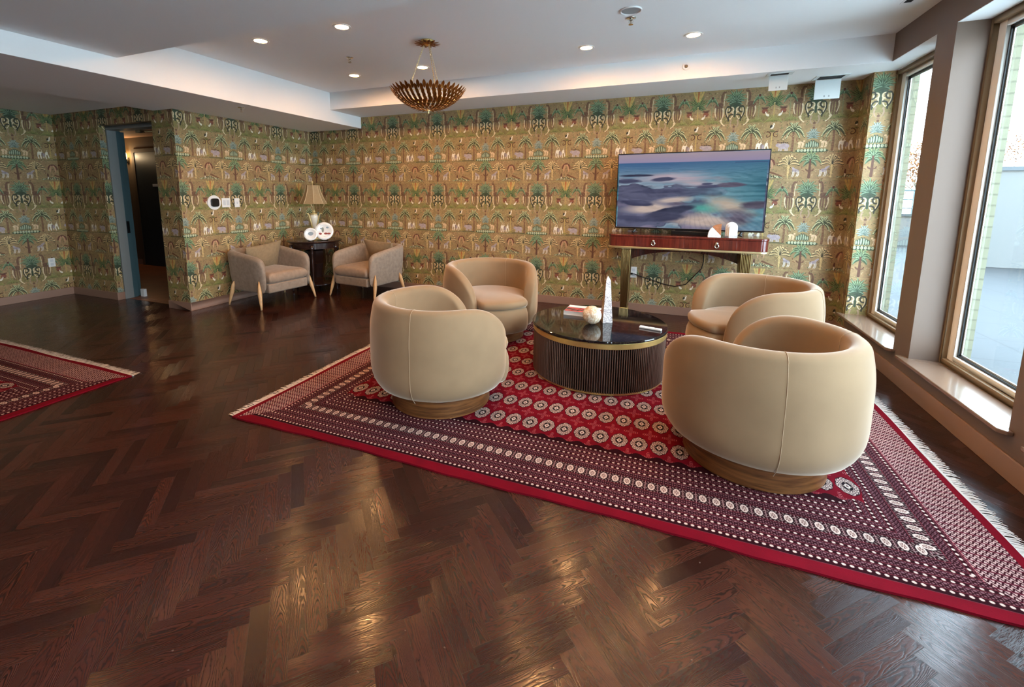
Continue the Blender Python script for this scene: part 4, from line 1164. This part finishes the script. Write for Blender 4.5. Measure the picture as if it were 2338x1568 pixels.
tv = empty('television', (.14, 5.66, ZK+.0005), math.radians(-4.2)); tag(tv, 'large flat television showing an aerial seascape, standing on the console table', 'television')
tw, th_ = 1.565, .882; zb = .058
MB().box(-tw/2, tw/2, -.012, .035, zb, zb+th_).build('bezel', M['black'], tv, bevel=.003)
M['screen'] = None
M['screen'] = image_mat('screen_picture_glow', tv_image(), lambda t: (lambda c: t.xyz((c[0]+.76)*(1/1.52), (c[2]-zb-.018)*(1/(th_-.033))))(t.sep(t.coord())), .12, emis=.36)
MB().add([(-tw/2+.010, -.0125, zb+.016), (tw/2-.010, -.0125, zb+.016), (tw/2-.010, -.0125, zb+th_-.010), (-tw/2+.010, -.0125, zb+th_-.010)], [(0, 1, 2, 3)]).build('screen', M['screen'], tv)
MB().box(-.14, .30, -.03, .05, .0, .045).box(-.1, .26, 0, .03, .04, .065).build('stand_block', M['black'], tv, bevel=.004)
for sx in (.56, -.56):
    MB().tube([(sx, .01, .065), (sx+.012, .0, .045), (sx-.006, -.01, .02), (sx+.02*(1 if sx > 0 else -1), -.02, .013)], [.012, .014, .016, .010], 8).build('foot', M['black'], tv, smooth=True)
qf = empty('marble_bookend', (.437, 5.51, ZK)); tag(qf, 'quarter round bookend of white marble and brown stone on the console', 'bookend')
def sector(a0, a1, r, y0, y1, cx, cz):
    pts = [(cx, cz)]+[(cx-r*cos(a0+(a1-a0)*k/16), cz+r*sin(a0+(a1-a0)*k/16)) for k in range(17)]
    m = MB().prism(pts, y0, y1); m.v = [(v[0], v[2], v[1]) for v in m.v]; return m
sector(0, .80, .125, -.028, .028, .063, .022).build('marble_wedge', M['white_marble'], qf)
sector(.82, PI/2, .125, -.028, .028, .063, .022).build('brown_wedge', M['brown_marble'], qf)
MB().box(-.064, .063, -.03, .03, 0, .0215).build('base', M['white_marble'], qf, bevel=.002)
af = empty('arched_ornament', (.602, 5.525, ZK)); tag(af, 'white stepped marble arch ornament standing right of the quarter round bookend', 'ornament')
def arch(w, h, y0, y1, mat, nm):
    r = w/2; pts = [(-r, 0), (r, 0)]+[(r*cos(PI*k/20), h-r+r*sin(PI*k/20)) for k in range(21)]
    m = MB().prism(pts, y0, y1); m.v = [(v[0], v[2], v[1]) for v in m.v]
    return m.build(nm, mat, af, bevel=.002)
arch(.118, .170, -.01, .035, M['white_marble'], 'outer_arch'); arch(.088, .150, -.03, -.0101, M['white_marble'], 'middle_arch'); arch(.056, .130, -.05, -.0301, M['white_marble'], 'inner_arch')
MB().box(-.0595, .0595, -.0505, .036, .0205, .0235).build('inlay_line', M['grey_grille'], af)
# power lead
cd = [(-.44, 5.945, .49), (-.40, 5.93, .49), (-.33, 5.93, .465), (-.2, 5.945, .43), (-.05, 5.95, .385), (.08, 5.95, .365), (.2, 5.95, .40), (.28, 5.95, .50), (.36, 5.95, .60), (.38, 5.94, .70), (.375, 5.95, .80)]
o = MB().tube(cd, .0055, 8).build('electrical_cable', M['black'], smooth=True); tag(o, 'thin black lead looping down the wallpaper behind the console table', 'cable')

# ------------------------------------------------------------------ wall plates
def plate_on(name, loc, rz, w, h, label, cat, grp, details):
    root = empty(name, loc, rz); tag(root, label, cat, grp)
    MB().box(-w/2, w/2, -.008, 0, -h/2, h/2).build('cover_plate', M['white'], root, bevel=.003)
    for nm, mt, b in details:
        MB().box(*b).build(nm, mt, root, bevel=.001)
    return root
W_ = M['white']; GG = simple('pale_grey_switch', (206, 210, 216), .4); SL = simple('dark_slot', (40, 40, 44), .6)
# +x facing wall: local -y must point to +x -> rotate by +90 deg
R90 = PI/2
plate_on('light_switch', (-5.64, 4.355, 1.368), R90, .125, .125, 'white double rocker switch plate right of the thermostat', 'light switch', 'white switch plates', [('rocker', GG, (-.045, -.008, -.011, -.008, -.035, .035)), ('rocker', GG, (.008, .045, -.011, -.008, -.035, .035))])
plate_on('light_switch', (-5.64, 4.523, 1.365), R90, .078, .125, 'narrow white single switch plate, the rightmost beside the thermostat', 'light switch', 'white switch plates', [('toggle', GG, (-.008, .008, -.016, -.008, -.014, .014))])
plate_on('wall_outlet', (-8.23, 3.522, .502), R90, .08, .125, 'white wall outlet on the wallpaper left of the doorway recess', 'wall outlet', 'white wall outlets', [('socket', GG, (-.018, .018, -.010, -.008, .01, .045)), ('socket', GG, (-.018, .018, -.010, -.008, -.045, -.01))])
ol = plate_on('wall_outlet', (-.418, 5.97, .508), 0, .08, .14, 'white wall outlet beside the left console leg with black plug', 'wall outlet', 'white wall outlets', [('socket', GG, (-.018, .018, -.010, -.008, .012, .048)), ('socket', GG, (-.018, .018, -.010, -.008, -.05, -.012))])
plate_on('wall_outlet', (1.235, 5.97, .49), 0, .085, .12, 'white wall outlet partly hidden behind the right rear swivel chair', 'wall outlet', 'white wall outlets', [('socket', GG, (-.018, .018, -.010, -.008, .01, .045))])
o = MB().box(-.464, -.424, 5.935, 5.959, .478, .502).build('power_plug', M['black'], bevel=.004); tag(o, 'black plug pushed into the wall outlet by the console leg', 'plug')
tm = empty('thermostat', (-5.64, 4.180, 1.372), R90); tag(tm, 'round white thermostat with black screen on the wallpapered wall', 'thermostat')
def ydisc(r, y0, y1, n=40, sq=0):
    pts = []
    for k in range(n):
        a = 2*PI*k/n
        if sq:
            c_, s_ = cos(a), sin(a); q = (abs(c_)**sq+abs(s_)**sq)**(-1/sq); pts.append((r*q*c_, r*q*s_))
        else: pts.append((r*cos(a), r*sin(a)))
    m = MB().prism(pts, y0, y1); m.v = [(v[0], v[2], v[1]) for v in m.v]; return m
ydisc(.096, -.012, 0).build('back_plate', M['white'], tm, bevel=.003)
ydisc(.055, -.036, -.0121, sq=4).build('screen', M['black'], tm, bevel=.004)

# ------------------------------------------------------------------ ceiling things
def downlight(x, y, z, label, i):
    root = empty('recessed_downlight', (x, y, z)); tag(root, label, 'ceiling light', 'recessed ceiling downlights')
    MB().lathe([(.052, -.001), (.075, -.001), (.078, -.003), (.074, -.007), (.056, -.007), (.052, -.001)], 36).build('trim_ring', M['white'], root, smooth=True, auto=.6)
    MB().lathe([(0, -.0035), (.054, -.0035), (.054, -.001), (0, -.001)], 30).build('lens', M['lamp_bulb'], root)
    l = D.lights.new('downlight_beam', 'SPOT'); l.energy = DLP; l.color = (1.0, .74, .46); l.spot_size = math.radians(165); l.spot_blend = .5; l.shadow_soft_size = .05
    o = D.objects.new('downlight_beam', l); C.objects.link(o); o.location = (0, 0, -.012); o.parent = root
DLP = 3
dl = [(-3.64, 3.30, 'lit recessed downlight nearest the ceiling step at left, leftmost of all'),
      (-2.695, 3.30, 'lit recessed downlight in the front row, between the leftmost one and the chandelier'),
      (-3.64, 4.645, 'lit recessed downlight left of the chandelier, just below the small sprinkler head'),
      (-2.695, 4.645, 'lit recessed downlight seen behind the chandelier chains'),
      (-.866, 4.645, 'lit recessed downlight right of the chandelier, left of the rightmost one'),
      (.08, 4.645, 'lit recessed downlight above the television, rightmost of all'),
      (-.866, 3.30, 'recessed downlight over the coffee table, above the top of the photo'),
      (.08, 3.30, 'recessed downlight over the right chairs, above the top of the photo')]
for i, (x, y, lb) in enumerate(dl): downlight(x, y, 2.905, lb, i)
for i, (x, y) in enumerate([(-3.2, .9), (-.6, .9), (-3.2, -1.6), (-.6, -1.6)]):  # extra lamps added out of view to light the floor
    downlight(x, y, 2.67, 'unseen downlight added in the lower ceiling behind the camera to light the floor', i+8)
def sprinkler(x, y, z, label):
    root = empty('sprinkler_head', (x, y, z)); tag(root, label, 'sprinkler', 'chrome fire sprinkler heads')
    MB().lathe([(0, -.001), (.038, -.001), (.036, -.007), (.014, -.009), (0, -.009)], 28).build('escutcheon', M['nickel'], root, smooth=True)
    MB().lathe([(0, -.009), (.011, -.009), (.011, -.022), (.006, -.026), (.006, -.05), (0, -.05)], 12).tube([(-.014, 0, -.018), (-.016, 0, -.034), (0, 0, -.05)], .0025, 6).tube([(.014, 0, -.018), (.016, 0, -.034), (0, 0, -.05)], .0025, 6).lathe([(0, -.05), (.018, -.05), (.018, -.053), (0, -.053)], 16).build('nozzle', M['nickel'], root, smooth=True, auto=.7)
sprinkler(-.40, 4.03, 2.905, 'chrome sprinkler head close under the round ceiling speaker')
sprinkler(-3.216, 4.04, 2.905, 'chrome sprinkler head alone on the raised ceiling left of the chandelier')
sprinkler(-4.78, 3.99, 2.501, 'chrome sprinkler head under the low white beam at left')
spk = empty('ceiling_speaker', (-.388, 3.866, 2.905)); tag(spk, 'round grey grille speaker with white rim set in the ceiling', 'ceiling speaker')
MB().lathe([(.070, -.001), (.082, -.001), (.083, -.008), (.076, -.012), (.070, -.006)], 40).build('rim', M['white'], spk, smooth=True)
MB().lathe([(0, -.005), (.071, -.005), (.071, -.001), (0, -.001)], 36).build('grille', M['grey_grille'], spk)
sv = empty('slot_vent', (1.51, 4.48, 2.905)); tag(sv, 'narrow dark linear slot vent in the ceiling beside the window wall', 'vent')
MB().box(-.035, .035, -.42, .03, -.003, -.0005).build('flange', M['white'], sv)
MB().box(-.022, .022, -.41, .0, -.0055, -.0031).build('slot', M['black_matte'], sv)
pc = empty('ceiling_camera', (.044, 5.286, 2.794)); tag(pc, 'tiny round white camera with black lens on the soffit face above the television', 'camera')
ydisc(.036, -.012, 0).build('housing', M['white'], pc, bevel=.004)
ydisc(.015, -.022, -.0121).build('camera_lens', M['black'], pc, bevel=.003)
def hatch(name, x0, x1, yh, drop, y0, label):
    root = empty(name, ((x0+x1)/2, yh, 2.67)); tag(root, label, 'access panel', 'open soffit access panels'); w = (x1-x0)/2; d0 = y0-yh
    MB().box(-w-.035, -w, d0-.03, .015, -.005, -.0005).box(w, w+.035, d0-.03, .015, -.005, -.0005).box(-w, w, d0-.03, d0, -.005, -.0005).build('frame', M['white_matte'], root)
    MB().box(-w+.001, w-.001, d0+.001, -.004, -.0035, -.0005).build('dark_opening', M['black_matte'], root)
    lid = MB().box(-w-.004, w+.004, -.003, .003, -drop, -.006).build('hinged_lid', M['white_matte'], root, bevel=.002)
    MB().box(-.02*w/.08, -.012*w/.08, -.005, -.0031, -drop+.02, -drop+.036).build('latch_mark', M['grey_grille'], lid); MB().box(.01*w/.08, .018*w/.08, -.005, -.0031, -drop+.02, -drop+.036).build('latch_mark', M['grey_grille'], lid)
hatch('access_panel', .819, .973, 5.44, .148, 5.365, 'smaller white access panel hanging open from the soffit above the television')
hatch('access_panel', 1.29, 1.502, 5.81, .198, 5.66, 'larger white access panel hanging open from the soffit near the window corner')

# ------------------------------------------------------------------ chandelier
ch = empty('bowl_chandelier', (-2.2, 3.89, 2.905)); tag(ch, 'antique gold leaf bowl chandelier hanging on three chains', 'chandelier')
def leaf(mb, p, dirv, nrm, L, w, curl):
    dirv = dirv.normalized(); nrm = (nrm-dirv*nrm.dot(dirv)).normalized(); side = dirv.cross(nrm)
    rows = []
    for i in range(7):
        t = i/6; hw_ = w*sin(PI*min(1, t*.92+.04))**.8*(1 if t < .99 else 0.05)
        c = p+dirv*(L*t)+nrm*(curl*L*t*t)
        rows.append([tuple(c+side*(hw_*s)+nrm*(-.25*hw_*(1-abs(s)) if True else 0)) for s in (-1, -.5, 0, .5, 1)])
    mb.grid(rows)
lf = MB()
def bowl(t): # t 0 bottom..1 rim
    a = t*1.12
    return .335*sin(a)/sin(1.12), -.625+.165*(1-cos(a))/(1-cos(1.12))
ring_n = [12, 18, 24, 28, 32, 34, 36, 38, 38]
for k, n in enumerate(ring_n):
    t0 = .08+.103*k
    r0, z0 = bowl(t0); r1, z1 = bowl(min(1.0, t0+.1))
    for i in range(n):
        a = 2*PI*(i+.5*(k % 2))/n
        d = Vector((cos(a)*(r1-r0), sin(a)*(r1-r0), z1-z0)).normalized()
        d = (d+Vector((0, 0, .10+.06*k))).normalized()
        nr = Vector((cos(a)*(z1-z0), sin(a)*(z1-z0), -(r1-r0))).normalized()
        leaf(lf, Vector((r0*cos(a), r0*sin(a), z0)), d, nr, .082 if k < 8 else .074, min(.0155, PI*(r0+.03)/n*.72), .25)
o = lf.build('leaf_bowl', M['gold_leaf'], ch, smooth=True)
sd = o.modifiers.new('sol', 'SOLIDIFY'); sd.thickness = .0012
hp = MB()
for t in (.25, .45, .65, .85):
    r, z = bowl(t); hp.tube([(r*.97*cos(2*PI*k/48), r*.97*sin(2*PI*k/48), z+.006) for k in range(49)], .0022, 6, cap=False)
hp.build('inner_hoops', M['gold'], ch, smooth=True)
MB().lathe([(0, -.66), (.006, -.655), (.009, -.645), (.005, -.635), (.02, -.628), (0, -.62)], 16).build('finial', M['gold_pale'], ch, smooth=True)
cn = MB().lathe([(0, 0), (.062, -.001), (.06, -.012), (.04, -.03), (.012, -.045), (0, -.045)], 32)
cn.build('canopy', M['gold'], ch, smooth=True)
cl = MB()
for k, (n, r0, L) in enumerate(((14, .045, .075), (10, .02, .06))):
    for i in range(n):
        a = 2*PI*(i+.5*k)/n
        leaf(cl, Vector((r0*cos(a), r0*sin(a), -.025-.012*k)), Vector((cos(a), sin(a), -.28+.1*k)), Vector((0, 0, -1)), L, .012, -.25)
o = cl.build('canopy_leaves', M['gold_leaf'], ch, smooth=True); sd = o.modifiers.new('sol', 'SOLIDIFY'); sd.thickness = .0012
for k in range(3):
    a = math.radians(200+120*k)
    p0 = Vector((.035*cos(a), .035*sin(a), -.045)); p1 = Vector((.20*cos(a), .20*sin(a), -.36-.08+.02)); rr, zz = bowl(.62); p1 = Vector((rr*.95*cos(a), rr*.95*sin(a), zz+.01))
    mb = MB(); nl = 26
    dv = (p1-p0); u = dv.normalized(); s1 = u.cross(Vector((0, 0, 1))).normalized(); s2 = u.cross(s1)
    for q in range(nl):
        c = p0+dv*((q+.5)/nl); sv_ = s1 if q % 2 else s2; Lh = dv.length/nl*.68
        mb.tube([tuple(c+u*(Lh*cos(2*PI*m_/10))+sv_*(.0052*sin(2*PI*m_/10))) for m_ in range(11)], .0016, 5, cap=False)
    mb.build('chain', M['gold_pale'], ch, smooth=True)

# ------------------------------------------------------------------ outdoors
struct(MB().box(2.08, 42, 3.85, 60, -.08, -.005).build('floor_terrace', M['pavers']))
struct(MB().box(2.08, 42, -30, 3.85, -.08, -.005).build('floor_bounce_deck', simple('pale_bounce_deck', (214, 214, 210), .8)))  # unseen stretch of terrace, made pale to bounce daylight onto the ceiling
pw_ = MB().box(5.4, 30, 12.6, 12.85, 0, 1.98).build('parapet_wall', M['fascia'])
MB().box(5.38, 30, 12.56, 12.9, 1.98, 2.06).build('coping', M['cap'], pw_); tag(pw_, 'pale blue white parapet wall with coping at the far side of the terrace', 'parapet wall')
p2 = MB().box(3.4, 12, 17.0, 17.2, 0, .86).build('terrace_upstand', M['fascia']); MB().box(3.38, 12, 16.95, 17.25, .86, .93).build('coping', M['cap'], p2)
tag(p2, 'low white wall below the railing seen through the far window', 'parapet wall')
rl = MB().tube([(3.4, 17.1, 1.62), (12, 17.1, 1.62)], .03, 6).tube([(3.4, 17.1, 1.35), (12, 17.1, 1.35)], .02, 6).tube([(3.4, 17.1, 1.1), (12, 17.1, 1.1)], .02, 6)
for k in range(9): rl.tube([(3.5+k*1.0, 17.1, .93), (3.5+k*1.0, 17.1, 1.62)], .02, 6)
rl = rl.build('railing', M['rail']); tag(rl, 'dark metal railing above the low wall outside the far window', 'railing')
def tree(x, y, h, label, leafy, seed):
    r = random.Random(seed); root = empty('tree', (x, y, -1)); tag(root, label, 'tree', 'trees beyond the terrace')
    br_ = MB(); tips = []
    def grow(p, d, L, rad, lv):
        q = p+d*L; br_.tube([tuple(p), tuple((p+q)/2+Vector((r.uniform(-.05, .05), r.uniform(-.05, .05), 0))*L), tuple(q)], [rad, rad*.8, rad*.6], 5)
        tips.append(q)
        if lv > 0:
            for _ in range(3 if lv > 1 else 4):
                nd = (d+Vector((r.uniform(-.8, .8), r.uniform(-.8, .8), r.uniform(-.1, .6)))).normalized()
                grow(q, nd, L*r.uniform(.6, .8), rad*.6, lv-1)
    grow(Vector((0, 0, 0)), Vector((.05, 0, 1)), h*.34, h*.016, 4)
    br_.build('trunk', M['bark'], root)
    if leafy:
        lm = MB()
        for q in tips[len(tips)//6:]:
            for _ in range(20):
                c = q+Vector((r.gauss(0, .3), r.gauss(0, .3), r.gauss(0, .25))); s_ = .05
                a = Vector((r.uniform(-1, 1), r.uniform(-1, 1), r.uniform(-1, 1))).normalized()*s_; b2 = a.cross(Vector((r.uniform(-1, 1), r.uniform(-1, 1), 1))).normalized()*s_*.7
                lm.add([tuple(c-a), tuple(c+b2), tuple(c+a), tuple(c-b2)], [(0, 1, 2, 3)])
        lm.build('foliage', M['leafo'], root)
for i, (x, y, h, lf_, lb) in enumerate([(9.6, 24, 4.6, 1, 'orange leaved autumn tree just above the parapet through the near window'), (15.5, 27, 5.6, 1, 'orange autumn tree outside, cropped by the right edge of the photo'),
                                        (12.2, 17.5, 8.0, 0, 'bare grey tree outside the near window against the white sky'), (8.6, 32, 8.5, 1, 'autumn tree seen through the far window above the railing'), (5.4, 21.5, 8, 0, 'bare tree outside the far window, branches against the sky')]):
    tree(x, y, h, lb, lf_, 40+i)

# ------------------------------------------------------------------ light
w = D.worlds.new('world'); bpy.context.scene.world = w; w.use_nodes = True; nt = w.node_tree; nt.nodes.clear()
bg = nt.nodes.new('ShaderNodeBackground'); out = nt.nodes.new('ShaderNodeOutputWorld'); nt.links.new(bg.outputs[0], out.inputs[0])
tc = nt.nodes.new('ShaderNodeTexCoord'); sx_ = nt.nodes.new('ShaderNodeSeparateXYZ'); cr = nt.nodes.new('ShaderNodeValToRGB')
nt.links.new(tc.outputs['Generated'], sx_.inputs[0]); nt.links.new(sx_.outputs[2], cr.inputs[0]); nt.links.new(cr.outputs[0], bg.inputs[0])
e = cr.color_ramp.elements; e[0].position = 0.0; e[0].color = (.80, .90, 1.0, 1); e[1].position = .9; e[1].color = (.55, .76, 1.0, 1)
bg.inputs[1].default_value = 10.0
for k, (a, b_) in enumerate(wins):
    l = D.lights.new('window_portal', 'AREA'); l.shape = 'RECTANGLE'; l.size = b_-a-.2; l.size_y = 2.2; l.cycles.is_portal = True
    o = D.objects.new('window_portal', l); C.objects.link(o); o.location = (2.1, (a+b_)/2, 1.46); o.rotation_euler = (PI/2, 0, PI/2)

# ------------------------------------------------------------------ camera (matched lens)
F, PX, PY = 1026.09454, 1107.52771, 593.882447
yaw, pitch, roll = -.39317779, .147397299, .00228178928
IW, IH = 2338, 1568
cam = D.cameras.new('camera'); co = D.objects.new('camera', cam); C.objects.link(co)
cam.sensor_fit = 'HORIZONTAL'; cam.sensor_width = 36.0; cam.lens = F/IW*36.0
cam.shift_x = (IW/2-PX)/IW; cam.shift_y = -(IH/2-PY)/IW
fwd = Vector((sin(yaw)*cos(pitch), cos(yaw)*cos(pitch), -sin(pitch)))
right = Vector((cos(yaw), -sin(yaw), 0)); up = right.cross(fwd)
r2 = right*cos(roll)+up*sin(roll); u2 = -right*sin(roll)+up*cos(roll)
Mx = Matrix((r2, u2, -fwd)).transposed().to_4x4(); Mx.translation = Vector((0, 0, 1.5))
co.matrix_world = Mx; cam.clip_start = .05; cam.clip_end = 200
S = bpy.context.scene; S.camera = co
S.view_settings.view_transform = 'Standard'; S.view_settings.look = 'None'; S.view_settings.gamma = 1.0; S.view_settings.use_curve_mapping = False
S.view_settings.exposure = 1.05
S.cycles.max_bounces = 10; S.cycles.diffuse_bounces = 6; S.cycles.transparent_max_bounces = 12
S.cycles.use_denoising = True; S.cycles.sample_clamp_indirect = 12.0
